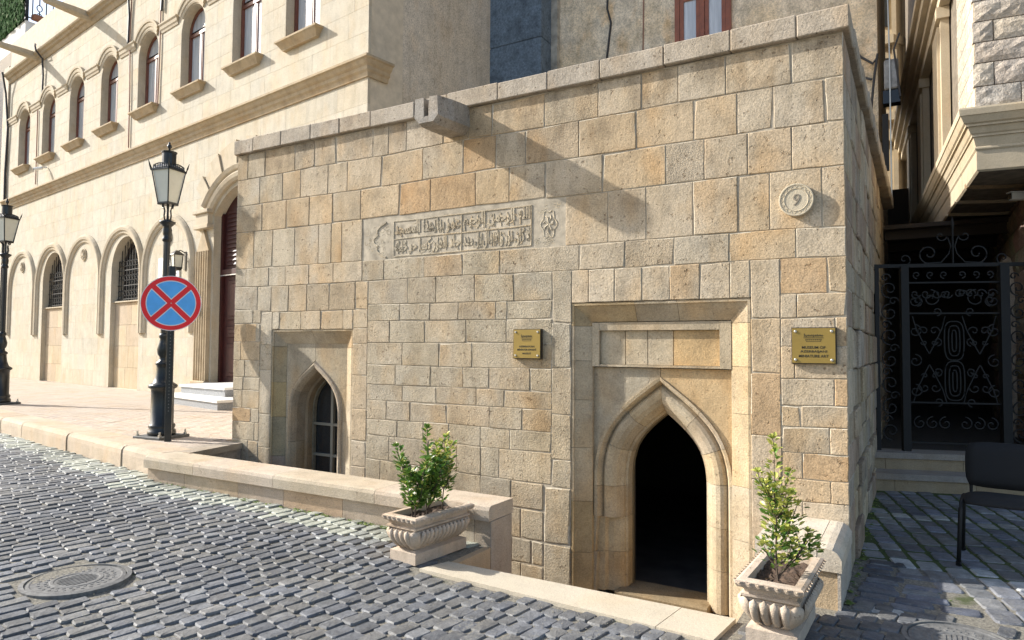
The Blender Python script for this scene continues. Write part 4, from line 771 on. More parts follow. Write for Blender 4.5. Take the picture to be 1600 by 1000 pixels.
# moulded arch: inner rebate, roll, groove and outer fillet
rollR = [(0, .36), (0, .26), (.018, .25), (.022, .225), (.04, .20), (.065, .165), (.10, .142), (.135, .135), (.16, .142), (.176, .16), (.184, .172), (.192, .150), (.20, .128), (.212, .104), (.235, .100), (.235, .36)]
cuts = [0, .10, .19, .27, .36, .435, .50, .565, .635, .70, .80, .90, 1]
cl = [NC['b'], NC['b'], NC['c'], NC['a'], NC['c'], NC['b'], NC['a'], (.40,.33,.24), NC['b'], NC['a'], NC['a'], NC['a']]
for i, (a, b) in enumerate(zip(cuts[:-1], cuts[1:])):
    pr = rollR
    if i < 2: pr = [(0, .36), (0, .26), (.018, .25), (.022, .235), (.05, .215), (.10, .20), (.15, .20), (.17, .17), (.235, .165), (.235, .36)]
    sweep(openR, pr, a, b, .0015).make('arch_moulding_stone', MNICHE, mus, smooth=False, col=(*cl[i], .4))
# door frame edge, threshold, dark room behind
sweep(off(openR, -.002), [(-.008, .38), (-.008, .362), (.03, .362), (.03, .38)], 0, 1).make('door_lining', plain_mat('yellow_brown_lining', (.18, .13, .065), .7), mus)
G().bbox(-1.74, -.98, .10, .45, -.56, -.462, .01).make('threshold', MNICHE, mus, col=(.27, .21, .13, .4))
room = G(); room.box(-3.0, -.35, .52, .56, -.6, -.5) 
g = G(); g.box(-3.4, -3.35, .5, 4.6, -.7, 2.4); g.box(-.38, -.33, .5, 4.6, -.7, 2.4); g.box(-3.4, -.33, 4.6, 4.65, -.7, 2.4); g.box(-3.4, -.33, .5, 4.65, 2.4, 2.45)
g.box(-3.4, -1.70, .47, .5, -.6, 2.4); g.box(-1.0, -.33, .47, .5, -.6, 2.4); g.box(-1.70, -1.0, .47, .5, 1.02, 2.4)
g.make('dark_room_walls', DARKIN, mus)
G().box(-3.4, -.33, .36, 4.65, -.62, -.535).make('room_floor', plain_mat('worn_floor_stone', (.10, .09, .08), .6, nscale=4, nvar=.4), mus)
pf = empty('picture_frame', (-1.86, 4.57, .95), 'dim framed picture on the dark wall seen through the museum doorway', 'picture')
G().box(-.36, .36, -.02, .02, -.27, .27).make('frame', DARKIN, pf); G().box(-.32, .32, -.025, -.018, -.23, .23).make('picture', plain_mat('dim_picture', (.10, .12, .15), .4, nscale=8, nvar=.6), pf)
# left niche (window)
path, prof = niche(-5.746, -4.542, -.6, 1.682, .15, .085, 0)
Ht = 2*(1.532+.6) + (1.204-.30); hl = (1.532+.6)/Ht
cuts = [0, hl*.2, hl*.42, hl*.62, hl*.80, hl*.985, .5, 1-hl*.98, 1-hl*.80, 1-hl*.55, 1-hl*.40, 1-hl*.2, 1]
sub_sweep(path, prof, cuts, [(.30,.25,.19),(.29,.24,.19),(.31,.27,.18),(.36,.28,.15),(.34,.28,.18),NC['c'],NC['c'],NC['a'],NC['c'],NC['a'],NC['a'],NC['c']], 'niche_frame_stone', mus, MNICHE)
lx0, lx1, lz1 = -5.596, -4.692, 1.532
cxl = -5.155
openL = pointed(cxl, .315, -.6, .76, 1.235)
spl = off(openL, .095)
zlow = .80
spandrel(spl, lx0, lx1, lz1, .72, .088, .30, [NC['e'], NC['e'], (.33,.28,.20), NC['c']])
rollL = [(0, .42), (0, .13), (.012, .105), (.035, .075), (.06, .066), (.078, .072), (.086, .088), (.095, .094), (.095, .42)]
cuts = [0, .13, .27, .41, .5, .57, .66, .80, 1]
for i, (a, b) in enumerate(zip(cuts[:-1], cuts[1:])):
    sweep(openL, rollL, a, b, .0015).make('arch_moulding_stone', MNICHE, mus, col=(*[(.31,.26,.19),(.30,.26,.19),(.32,.27,.20),(.35,.29,.21),(.40,.33,.25),(.38,.32,.25),(.42,.35,.26),(.42,.34,.25)][i], .4))
inn = off(openL, -.03)
sweep(inn, [(.012, .45), (.012, .27), (.03, .25), (.06, .25), (.06, .45)], 0, 1).make('inner_arch', MNICHE, mus, col=(.30,.25,.18,.3))
# window with glazing bars
win = G(); win.box(cxl-.32, cxl+.32, .385, .395, -.5, 1.22); wo = win.make('dark_glass', PANED, mus)
fr = G()
sweep_in = off(openL, -.004)
fo = sweep(sweep_in, [(-.035, .38), (-.035, .34), (.02, .34), (.02, .38)], 0, 1); wf = fo.make('window_frame', plain_mat('grey_brown_window_frame', (.20, .18, .13), .6, nscale=15, nvar=.3), mus)
g = G(); g.box(cxl-.018, cxl+.018, .342, .378, -.5, 1.18)
for z in (-.05, .30, .64): g.box(cxl-.30, cxl+.30, .345, .375, z-.014, z+.014)
g.make('glazing_bars', plain_mat('glazing_bar_grey', (.24, .22, .17), .6), wf)
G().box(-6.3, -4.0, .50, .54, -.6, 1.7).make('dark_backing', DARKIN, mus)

# carved inscription: slabs, ruled border and raised Arabic lettering
insc = empty('inscription_panel', (-3.29, .01, 2.565), 'carved grey limestone band of Arabic lettering set into the museum wall below the spout', 'inscription', world=True)
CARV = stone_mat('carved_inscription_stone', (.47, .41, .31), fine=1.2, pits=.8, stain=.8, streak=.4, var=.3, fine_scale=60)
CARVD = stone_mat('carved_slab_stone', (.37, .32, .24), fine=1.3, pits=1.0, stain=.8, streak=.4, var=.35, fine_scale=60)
PX0, PX1, PZ0, PZ1 = -4.43, -2.145, 2.372, 2.765
def pz_t(x): return 2.748 + (x-PX0)*.012
for a, b in ((PX0, -3.905), (-3.90, -3.06), (-3.055, PX1)):
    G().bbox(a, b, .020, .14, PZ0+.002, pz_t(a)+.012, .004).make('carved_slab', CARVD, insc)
tex_y = .0165
def raised(name, polys, y0=-.004, y1=.02): 
    g = G()
    for p in polys: g.prism(p, y0, y1)
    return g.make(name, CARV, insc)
fx0, fx1, fm, fz0, fz1, fzm = -4.02, -2.47, -3.21, 2.392, 2.735, 2.565
g = G(); rs = random.Random(2)
def ridge(pts, r=.008, n=5): g.tube([(x, .006, z) for x, z in pts], r, n)
for (a, b) in (((fx0, fz1), (fx1, fz1+.01)), ((fx0, fzm-.004), (fx1, fzm+.006)), ((fx0, fz0), (fx1, fz0)), ((fx1, fz0), (fx1, fz1+.01)), ((fm, fz0), (fm, fz1)), ((fx0, fz0), (fx0, fz1))):
    ridge([(a[0]+(b[0]-a[0])*t/12, a[1]+(b[1]-a[1])*t/12 + rs.uniform(-.003, .003)) for t in range(13)], .0065)
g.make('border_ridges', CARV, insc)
# end ornaments: lobed medallion left, rosette right
g = G()
for i in range(26):
    a = 2*math.pi*i/26; R1 = .115 + .018*math.cos(6*a); b = 2*math.pi*(i+1)/26; R2 = .115 + .018*math.cos(6*b)
    g.tube([(-2.30+R1*.62*math.cos(a), .011, 2.565+R1*math.sin(a)), (-2.30+R2*.62*math.cos(b), .011, 2.565+R2*math.sin(b))], .009, 5)
for i in range(7):
    a = 2*math.pi*i/7; g.tube([(-2.30, .011, 2.565), (-2.30+.04*math.cos(a), .006, 2.565+.06*math.sin(a)), (-2.30+.058*math.cos(a+.4), .013, 2.565+.09*math.sin(a+.4))], .009, 5)
for i in range(24):
    x = rs.uniform(-2.43, -2.18); z = rs.choice([rs.uniform(2.40, 2.47), rs.uniform(2.67, 2.745)]); a = rs.uniform(0, 6)
    g.tube([(x+.026*math.cos(a+t*.55)*(1-t*.08), .013, z+.022*(1-t*.08)*math.sin(a+t*.55)) for t in range(9)], .0085, 5)
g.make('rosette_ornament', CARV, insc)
g = G()
for sgn in (1,):
    pts = [(-4.12 - .12*math.sin(math.pi*t/24) - .045*abs(math.sin(3*math.pi*t/24)), 2.74-.35*t/24) for t in range(25)]
    g.tube([(x, .012, z) for x, z in pts], .015, 6)
for i in range(34):
    x = rs.uniform(-4.38, -4.08); z = rs.uniform(2.42, 2.70); a = rs.uniform(0, 6); r = rs.uniform(.015, .035)
    g.tube([(x+r*(1-t*.07)*math.cos(a+t*.55), .013, z+r*(1-t*.07)*math.sin(a+t*.55)) for t in range(9)], .0085, 5)
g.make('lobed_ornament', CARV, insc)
# letters: joined forms laid out right to left
FORMS = {'ا':('FE8D','FE8E','FE8D','FE8E'),'ب':('FE8F','FE90','FE91','FE92'),'ت':('FE95','FE96','FE97','FE98'),'ج':('FE9D','FE9E','FE9F','FEA0'),'ح':('FEA1','FEA2','FEA3','FEA4'),
 'د':('FEA9','FEAA','FEA9','FEAA'),'ذ':('FEAB','FEAC','FEAB','FEAC'),'ر':('FEAD','FEAE','FEAD','FEAE'),'س':('FEB1','FEB2','FEB3','FEB4'),'ش':('FEB5','FEB6','FEB7','FEB8'),'ع':('FEC9','FECA','FECB','FECC'),
 'ف':('FED1','FED2','FED3','FED4'),'ك':('FED9','FEDA','FEDB','FEDC'),'ل':('FEDD','FEDE','FEDF','FEE0'),'م':('FEE1','FEE2','FEE3','FEE4'),'ن':('FEE5','FEE6','FEE7','FEE8'),'ه':('FEE9','FEEA','FEEB','FEEC'),
 'و':('FEED','FEEE','FEED','FEEE'),'ي':('FEF1','FEF2','FEF3','FEF4'),'خ':('FEA5','FEA6','FEA7','FEA8'),'ط':('FEC1','FEC2','FEC3','FEC4'),'ث':('FE99','FE9A','FE9B','FE9C')}
NOJ = 'ادذرو'
def shape(s):
    s = s.replace('لا', '\ufefb'); out = []
    for i, ch in enumerate(s):
        if ch not in FORMS: out.append(ch); continue
        p = i > 0 and s[i-1] in FORMS and s[i-1] not in NOJ; q = ch not in NOJ and i < len(s)-1 and (s[i+1] in FORMS or s[i+1] == '\ufefb')
        out.append(chr(int(FORMS[ch][(1 if p and not q else 2 if q and not p else 3 if p and q else 0)], 16)))
    return ''.join(reversed(out))
def text_mesh(s, w_, h_, depth=.01, bevel=0.0, res=3, offset=0.0, spacing=1.0):
    c = bpy.data.curves.new('t', 'FONT'); c.body = s; c.extrude = depth/2/max(1e-6, 1); c.resolution_u = res; c.offset = offset; c.space_character = spacing
    o = bpy.data.objects.new('t', c); COL.objects.link(o); bpy.context.view_layer.update()
    me = bpy.data.meshes.new_from_object(o.evaluated_get(bpy.context.evaluated_depsgraph_get()))
    bpy.data.objects.remove(o); xs = [v.co.x for v in me.vertices]; ys = [v.co.y for v in me.vertices]
    if not xs: return None
    x0, x1, y0, y1 = min(xs), max(xs), min(ys), max(ys); zz = max(abs(v.co.z) for v in me.vertices) or 1
    for v in me.vertices:
        v.co = ((v.co.x-(x0+x1)/2)/(x1-x0)*w_, v.co.z/zz*depth/2, (v.co.y-(y0+y1)/2)/(y1-y0)*h_)
    return me
def carved(s, x0, x1, z0, z1, off_=.032, dep=.026, raw=False):
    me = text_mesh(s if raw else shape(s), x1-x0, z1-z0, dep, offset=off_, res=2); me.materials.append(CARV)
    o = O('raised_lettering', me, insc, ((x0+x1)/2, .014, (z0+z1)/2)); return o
carved('الله الرحمن الرحيم', fm+.02, fx1-.012, fzm+.012, fz1+.004)
carved('عمر بناء هذا المسجد'.replace('ء', ''), fx0+.012, fm-.015, fzm+.008, fz1-.006)
carved('لا كان نور و لا مال بل مدد', fm+.02, fx1-.012, fz0+.012, fzm-.010)
carved('جاد الدور كسا حر خطه', fx0+.012, fm-.015, fz0+.010, fzm-.012)
# long low strokes and dots that weave through the rows
g = G(); rs = random.Random(6)
for (x0, x1, zz) in ((fm, fx1, (fzm, fz1)), (fx0, fm, (fzm, fz1)), (fm, fx1, (fz0, fzm)), (fx0, fm, (fz0, fzm))):
    for i in range(11):
        x = rs.uniform(x0+.04, x1-.10); z = rs.uniform(zz[0]+.03, zz[1]-.05); L = rs.uniform(.08, .17); sg = rs.choice([-1, 1]); z = min(z, zz[1]-.05)
        g.tube([(x+L*t/9 + .012*math.sin(t*.7), .012, z + sg*.020*math.sin(t/9*math.pi*1.5)) for t in range(10)], [.004, .007, .009, .010, .010, .010, .009, .008, .006, .003], 5)
    for i in range(9):
        x = rs.uniform(x0+.03, x1-.03); g.tube([(x, .010, zz[0]+.025), (x+rs.uniform(-.01, .01), .010, zz[1]-.025)], .0085, 5)
g.make('interlaced_strokes', CARV, insc, kind='stuff')

# round number plate 9
num = empty('house_number_disc', (-.3125, -.002, 2.56), 'round carved limestone disc with the number 9 near the museum corner', 'house number')
NUMS = stone_mat('number_disc_stone', (.53, .46, .34), fine=.5, pits=.1, stain=.2, var=.1, fine_scale=90)
def disc(prof, name, parent, m, n=40):
    g = G()
    for (r, y) in prof:
        for k in range(n): a = 2*math.pi*k/n; g.v.append((r*math.cos(a), y, r*math.sin(a)))
    for i in range(len(prof)-1):
        for k in range(n): g.f.append((i*n+k, (i+1)*n+k, (i+1)*n+(k+1) % n, i*n+(k+1) % n))
    g.f.append(tuple((len(prof)-1)*n+k for k in range(n))); return g.make(name, m, parent)
disc([(.116, .004), (.116, -.036), (.113, -.040), (.106, -.040), (.104, -.036), (.082, -.036), (.080, -.040), (.077, -.036)], 'disc', num, NUMS)
g = G()
for i in range(16):
    a = 2*math.pi*i/16; pts = []
    for t in range(7): 
        b = a + (t/6)*2*math.pi/16; r = .084 + .018*math.sin(t/6*math.pi); pts.append((r*math.cos(b), -.0365, r*math.sin(b)))
    g.tube(pts, .0022, 4, cap=False)
g.make('scalloped_ring', NUMS, num)
me = text_mesh('9', .044, .082, .006, offset=-.01, res=6); me.materials.append(plain_mat('numeral_shade_grey', (.26, .22, .17), .9));  # darker grey paints recess shade on the raised numeral
for v in me.vertices: v.co.x += (v.co.z)*.18
O('numeral', me, num, (0, -.037, 0))

# brass plaques
def plaque(loc, w_, h_, label, lines, sizes):
    t = empty('wall_plaque', loc, label, 'plaque', 'brass plaques of the museum')
    G().bbox(-w_/2-.006, w_/2+.006, -.030, .004, -h_/2-.006, h_/2+.006, .001).make('backing_board', plain_mat('dark_backing_board', (.03, .022, .012), .5), t)
    pl = G().bbox(-w_/2, w_/2, -.036, -.0302, -h_/2, h_/2, .0008).make('brass_plate', BRASS, t)
    for sx_ in (-1, 1):
        for sz_ in (-1, 1): disc([(.0095, -.036), (.0095, -.041), (.006, -.044)], 'screw', t, STEEL, 12).location = (sx_*(w_/2-.022), 0, sz_*(h_/2-.022))
    for (s, ww, hh, z) in lines:
        me = text_mesh(s, ww, hh, .0012, offset=.012 if hh > .013 else 0, res=3); me.materials.append(INK); O('lettering', me, t, (.0, -.0368, z))
    z = lines[0][3]; u_ = sizes
    G().box(-u_/2, u_/2, -.0375, -.036, z-.0185, z-.0155).make('rule', INK, t)
    g = G(); zb = z-.026; half = u_*.42
    g.add([(-half, -.0374, zb), (half, -.0374, zb), (half*.86, -.0374, zb-.018), (-half*.86, -.0374, zb-.018), (-half+.003, -.0374, zb-.0025), (half-.003, -.0374, zb-.0025), (half*.86-.003, -.0374, zb-.0155), (-half*.86+.003, -.0374, zb-.0155)],
          [(0, 1, 5, 4), (1, 2, 6, 5), (2, 3, 7, 6), (3, 0, 4, 7)])
    for i in range(7): x = (i-3)*half*.25; g.box(x-.0012, x+.0012, -.0375, -.036, zb-.009, zb-.002)
    g.make('fortress_emblem', INK, t)
    return t
plaque((-2.488, 0, 1.536), .262, .246, 'smaller brass plaque lettered in Azerbaijani, between the window niche and the doorway',
       [('\u0130\u00e7\u0259ri\u015f\u0259h\u0259r', .112, .028, .068), ('AZ\u018fRBAYCAN', .150, .0165, -.022), ('M\u0130N\u0130AT\u00dcR S\u018fN\u018fT\u0130', .185, .0200, -.048), ('MUZEY\u0130', .080, .0185, -.080)], .115)
plaque((-.210, 0, 1.530), .276, .242, 'brass plaque lettered Museum of Azerbaijani Miniature Art beside the museum corner',
       [('\u0130\u00e7\u0259ri\u015f\u0259h\u0259r', .125, .026, .072), ('MUSEUM OF', .150, .0185, -.012), ('AZERBAIJANI', .170, .0200, -.042), ('MINIATURE ART', .190, .0185, -.072)], .128)

# ---------------- sunken forecourt, low wall and bench ----------------
fc = G(); fc.box(-6.30, -.46, -1.22, .36, -.66, -.55); fc.make('forecourt_floor', PAVE_WALL, col=(.42,.36,.28,.5), kind='structure')
lw = empty('low_wall', (-4.3, -.75, 0), 'long low coped limestone wall round the sunken window, behind the left planter', 'wall', world=True)
def lwp(x, t):      # t: 0 outer face, 1 inner face
    yo = wall_y(x); return yo + .308*t
cuts = [-6.24, -5.55, -4.55, -3.45, -2.395]
rs = random.Random(31)
def coping_len(x0, x1, z0, z1, col, endcap=False):
    g = G(); pr = [(-.028, -.115), (-.030, -.035), (-.018, -.010), (.010, .0), (.33, .0), (.33, -.115)]
    for (x, z) in ((x0+.002, z0), (x1-.002, z1)):
        for (d, h) in pr: g.v.append((x, wall_y(x)+d, z+h))
    m_ = len(pr); g.f += [(i, (i+1) % m_, (i+1) % m_+m_, i+m_) for i in range(m_)] + [tuple(range(m_)), tuple(range(2*m_-1, m_-1, -1))]
    return g.make('coping_stone', PAVE_WALL, lw, col=(*col, .7))
ztop = lambda x: .300 + (-2.395-x)*.0265
for a, b in zip(cuts[:-1], cuts[1:]): coping_len(a, b, ztop(a), ztop(b), rs.choice([(.54,.46,.35), (.56,.47,.37), (.52,.44,.33)]))
cuts = [-6.22, -5.7, -5.0, -4.45, -3.8, -3.25, -2.86, -2.68, -2.54, -2.400]
CB = [(.46,.37,.28), (.50,.40,.29), (.45,.36,.28), (.52,.38,.26), (.48,.39,.30), (.50,.41,.30), (.52,.38,.23), (.55,.48,.38), (.46,.38,.29)]
for i, (a, b) in enumerate(zip(cuts[:-1], cuts[1:])):
    g = G(); za, zb = ztop(a)-.117, ztop(b)-.117
    g.slab([(a+.002, wall_y(a)+.004), (b-.002, wall_y(b)+.004), (b-.002, wall_y(b)+.300), (a+.002, wall_y(a)+.300)], -.6, [za, zb, zb, za]); g.make('wall_block', PAVE_WALL, lw, col=(*CB[i], .5))
# rounded left end
# end wall down the side of the stair, under the street and the left end of the forecourt
rw = empty('forecourt_retaining_wall', (-2.4, -.8, -.3), 'smooth limestone side wall of the sunken entrance below the low wall end', 'wall', world=True)
G().box(-2.52, -2.392, -1.24, -.745, -.6, -.012).make('wall_block', PAVE_WALL, rw, col=(.50,.38,.25,.3))
G().box(-2.402, -2.390, -.74, -.434, -.6, ztop(-2.395)-.118).make('end_slab', PAVE_WALL, rw, col=(.45,.38,.31,.3))
lend = empty('forecourt_end_wall', (-6.15, -.4, 0), 'short brown retaining wall closing the left end of the sunken forecourt', 'wall', world=True)
zz = [-.6, -.1, .16, .335]
for a, b in zip(zz[:-1], zz[1:]): G().slab([(-6.06, -.775), (-6.235, .0), (-6.36, .0), (-6.3, -.775)], a+.002, b-.002).make('wall_block', PAVE_WALL, lend, col=(.36,.27,.17,.6))
G().slab([(-6.02, -.775), (-6.20, .0), (-6.385, .0), (-6.385, -.62), (-6.30, -.775)], .337, .404).make('coping_slab', PAVE_WALL, lend, col=(.38,.33,.27,.6))
# sill slabs along the street edge of the entrance
sl = empty('entrance_sill', (-1.5, -1.4, 0), 'pale smooth stone sill laid flush with the cobbles in front of the doorway', 'sill', world=True)
G().slab([(-2.505, -1.465), (-.83, -1.562), (-.79, -1.222), (-2.43, -1.235)], -.6, .010).make('sill_slab', SLAB, sl)
G().slab([(-.826, -1.562), (-.52, -1.580), (-.483, -1.222), (-.786, -1.222)], -.6, .009).make('sill_slab', SLAB, sl)
# bench block at the right
bn = empty('stone_bench', (-.23, -.37, 0), 'short limestone bench block with a rounded top against the museum corner', 'bench', world=True)
G().box(-.455, -.012, -.735, -.006, -.6, .205).make('bench_base', PAVE_WALL, bn, col=(.50,.39,.26,.6))
def bench_top(x0, x1, rl, rr, name, c):
    g = G(); pr = [(x0, .207), (x1, .207)] + ([(x1, .28), (x1-.02, .315), (x1-.05, .334), (x1-.085, .340)] if rr else [(x1, .340)]) + [(x0, .340)]
    g.prism(pr, -.752, -.004); o = g.make(name, PAVE_WALL, bn, col=(*c, .5)); return o
bench_top(-.47, -.122, 0, 0, 'bench_slab', (.58,.52,.43)); bench_top(-.118, .012, 0, 1, 'bench_nosing', (.58,.51,.41))
G().box(-.012, .006, -.745, -.006, -.02, .206).make('bench_side', PAVE_WALL, bn, col=(.46,.42,.37,.6))

# ---------------- the long two storey building on the left ----------------
B0 = Vector((-15.287, 4.532, 0)); BR = -math.atan2(.1403, .9901)
bld = empty('cream_townhouse', B0, 'long two storey cream limestone house with arched upper windows behind the pavement', 'building', rotz=BR)
rs = random.Random(17)
UE, UW = 7.80, -11.45                     # local x of the right corner and the left end
def up(u): return -u
WIN = [9.80, 7.54, 5.27, 2.99, .67, -1.60, -3.89, -5.86]     # u of the upper window centres
ARC = [9.45, 6.82, 4.35, 1.84, -.68]
excl = [(-u-.575, -u+.575, 7.35, 9.32) for u in WIN]
excl += [(-6.70-.92, -6.70+.92, .40, 4.30), (-1.62-.92, -1.62+.92, .40, 4.30), (2.72, 5.15, .40, 5.20)]
BC = [(.535,.485,.385), (.525,.475,.38), (.54,.49,.395), (.525,.465,.36), (.54,.49,.39), (.515,.475,.39)]
zr = [.40, .82, 1.25, 1.68, 2.14, 2.62, 3.04, 3.46, 3.88, 4.30, 4.75, 5.20, 5.65, 6.10, 6.46, 6.90, 7.35, 7.75, 8.15, 8.55, 8.95, 9.32, 9.75, 10.16, 10.57]
blocks = []
for i in range(len(zr)-1):
    a, b = zr[i], zr[i+1]
    if abs(a-6.10) < .01: continue
    ex = sorted([(e[0], e[1]) for e in excl if e[2] < (a+b)/2 < e[3]])
    segs = []; x = UW
    for e in ex:
        if e[0] > x: segs.append((x, e[0]))
        x = max(x, e[1])
    segs.append((x, UE))
    for (s0, s1) in segs:
        x = s0
        while x < s1 - 1e-6:
            L = rs.uniform(.50, 1.0); x1 = x+L
            if s1 - x1 < .30: x1 = s1
            blocks.append((x, min(x1, s1), a, b)); x = min(x1, s1)
def bscore(k):
    x, x1, a, b = k; p = Vector((B0.x + (x+x1)/2*math.cos(BR), B0.y + (x+x1)/2*math.sin(BR), (a+b)/2)); q = cam.matrix_world.inverted() @ p; d = -q.z
    px = 800+1068*q.x/d; py = 500-1068*q.y/d
    if not (-20 < px < 620 and -20 < py < 640): return 0
    return (x1-x)*(b-a)/d**2
blocks.sort(key=lambda k: -bscore(k)); far = G(); 
for i, (x, x1, a, b) in enumerate(blocks):
    c = rs.choice(BC); q = rs.uniform(.975, 1.025); g_ = .0009
    if i < 296:
        f = rs.uniform(-.0008, .0008)
        G().bbox(x+g_, x1-g_, f, .06, a+g_, b-g_, .002).make('ashlar_block', BS, bld, col=(*(v_*q for v_ in c), .3))
    else: far.bbox(x+g_, x1-g_, 0, .06, a+g_, b-g_, .003)
far.make('farther_ashlar_blocks', BS, bld, col=(.525, .475, .38, .3), kind='stuff')
core = G(); cz = sorted(set([0, 12.0] + [e[2] for e in excl] + [e[3] for e in excl]))
for a, b in zip(cz[:-1], cz[1:]):
    ex = sorted([(e[0], e[1]) for e in excl if e[2] < (a+b)/2 < e[3]]); x = UW
    for e in ex: core.box(x, e[0], .003, .8, a, b); x = e[1]
    core.box(x, UE-.02, .003, .8, a, b)
core.make('wall_core', plain_mat('cream_joint', (.58, .50, .38), .95, nscale=6), bld)
G().box(UW, UE-.02, .8, 3.6, 0, 11.0).make('house_body', PLASTER2, bld)
# upper windows
def window_parts(cx, z0, zs, w_, parent, frame_y=.26, sill=True, pale=False):
    path = rounded(cx, w_, z0, zs, 8)
    # spandrel plates filling the square above the springing
    e0, e1, ez = cx-.575, cx+.575, 9.32
    arc = [p for p in path if p[1] >= zs-1e-6]; mid = len(arc)//2
    L = [(e0, z0), (cx-w_, z0)] + arc[:mid+1] + [(cx-.001, ez), (e0, ez)]
    R_ = [(cx+.001, ez)] + arc[mid:] + [(cx+w_, z0), (e1, z0), (e1, ez)]
    G().prism(L, .0, .3).make('spandrel_block', BS, parent, col=(.525,.475,.38,.3)); G().prism(R_, .0, .3).make('spandrel_block', BS, parent, col=(.525,.475,.38,.3))
    hood = [(.02, .1), (.02, -.02), (.06, -.035), (.10, -.035), (.115, -.055), (.17, -.065), (.20, -.06), (.215, -.085), (.27, -.09), (.275, .1)]
    hz = rounded(cx, w_, zs+.30, zs, 10); hp = [p for p in rounded(cx, w_, zs-.0, zs, 10)]
    hp = [p for p in hp if p[1] >= zs+.30] 
    sweep(hp, hood, 0, 1).make('hood_moulding', BMOLDP, parent)
    fr = sweep(off(path, -.002), [(-.055, .26), (-.055, .20), (-.045, .185), (.01, .185), (.01, .26)], 0, 1).make('window_frame', WOOD, parent)
    g = G(); g.box(cx-.03, cx+.03, .19, .24, z0, zs-.03); g.box(cx-w_+.05, cx+w_-.05, .18, .24, zs-.05, zs+.02); g.box(cx-w_+.05, cx+w_-.05, .19, .24, z0, z0+.07); g.make('mullion_and_transom', WOOD, fr)
    for sx_ in (-1, 1):
        g = G(); x0 = cx+.03 if sx_ > 0 else cx-w_+.053; x1 = cx+w_-.053 if sx_ > 0 else cx-.03
        g.box(x0, x0+.035, .20, .23, z0+.06, zs-.05); g.box(x1-.035, x1, .20, .23, z0+.06, zs-.05); g.make('casement', WOOD, fr)
    G().box(cx-w_+.02, cx+w_-.02, .222, .229, z0, zs-.02).make('pane', PANE, fr)
    ap = [p for p in off(path, -.03) if p[1] >= zs]; G().prism(ap, .222, .229).make('pane', PANE, fr)
    G().box(cx-w_-.02, cx+w_+.02, .305, .33, z0-.05, zs+w_).make('room_backing', DARKIN, fr)
    if sill:
        g = G(); h = [(.66, -.18, -.02), (.66, -.18, -.055), (.62, -.155, -.075), (.57, -.10, -.145), (.555, -.08, -.175), (.54, -.075, -.195)]
        for (a, y, z) in h:
            zz = z0+z+.005; g.v += [(cx-a, .02, zz), (cx-a, y, zz), (cx+a, y, zz), (cx+a, .02, zz)]
        for i in range(len(h)-1):
            for k in range(4): g.f.append((i*4+k, i*4+(k+1) % 4, (i+1)*4+(k+1) % 4, (i+1)*4+k))
        g.f += [(0, 1, 2, 3), tuple((len(h)-1)*4+k for k in (3, 2, 1, 0))]
        g.make('window_sill', BMOLD, parent)
for i, u_ in enumerate(WIN): window_parts(-u_, 7.37, 8.75, .55, bld)
hood_r = .82; uo = .68
for i in range(len(WIN)-1):
    a = -WIN[i]+uo+.02; b = -WIN[i+1]-uo-.02
    g = G(); pr = [(.02, 9.27), (-.085, 9.27), (-.085, 9.235), (-.06, 9.20), (-.05, 9.13), (-.03, 9.10), (-.02, 9.05), (.02, 9.05)]
    g.v = [(a, y, z) for y, z in pr] + [(b, y, z) for y, z in pr]; m_ = len(pr)
    g.f = [(k, (k+1) % m_, (k+1) % m_+m_, k+m_) for k in range(m_)] + [tuple(range(m_)), tuple(range(2*m_-1, m_-1, -1))]
    g.make('impost_moulding', BMOLDP, bld)
g = G(); a, b = UW, -WIN[0]-uo-.02; g.v = [(a, y, z) for y, z in pr] + [(b, y, z) for y, z in pr]; g.f = [(k, (k+1) % m_, (k+1) % m_+m_, k+m_) for k in range(m_)] + [tuple(range(m_)), tuple(range(2*m_-1, m_-1, -1))]; g.make('impost_moulding', BMOLDP, bld)
# belt course and roof cornice in lengths
def run(pr, x0, x1, name, m, ret=0, col=None):
    n = max(1, round((x1-x0)/1.35)); 
    for i in range(n):
        a = x0+(x1-x0)*i/n; b = x0+(x1-x0)*(i+1)/n
        g = G(); g.v = [(a+(.001), y, z) for y, z in pr] + [((b-(.001)) + (max(0, -y) if (ret and i == n-1) else 0), y, z) for y, z in pr]
        m_ = len(pr); g.f = [(k, (k+1) % m_, (k+1) % m_+m_, k+m_) for k in range(m_)] + [tuple(range(m_)), tuple(range(2*m_-1, m_-1, -1))]
        g.make(name, m, bld, col=col)
belt = [(.02, 6.45), (-.02, 6.45), (-.20, 6.40), (-.20, 6.36), (-.16, 6.345), (-.13, 6.29), (-.09, 6.26), (-.085, 6.20), (-.05, 6.17), (-.03, 6.10), (.02, 6.10)]
run(belt, UW, UE, 'belt_course', BMOLD, ret=1)
g = G(); g.v = []   # the belt returns a little way round the corner
m_ = len(belt); g.v = [(UE+max(0, -y), min(y, .02), z) for y, z in belt] + [(UE+max(0, -y), .42, z) for y, z in belt]
g.f = [(k, (k+1) % m_, (k+1) % m_+m_, k+m_) for k in range(m_)] + [tuple(range(m_)), tuple(range(2*m_-1, m_-1, -1))]
g.make('belt_course', BMOLD, bld)
corn = [(.02, 10.84), (-.20, 10.84), (-.22, 10.81), (-.20, 10.77), (-.15, 10.74), (-.13, 10.69), (-.08, 10.67), (-.06, 10.60), (-.03, 10.55), (.02, 10.55)]
run(corn, UW, UE, 'roof_cornice', BMOLD)
G().box(UW, UE, -.10, .3, 10.842, 11.06).make('parapet', BS, bld, col=(.535,.485,.385,.3))
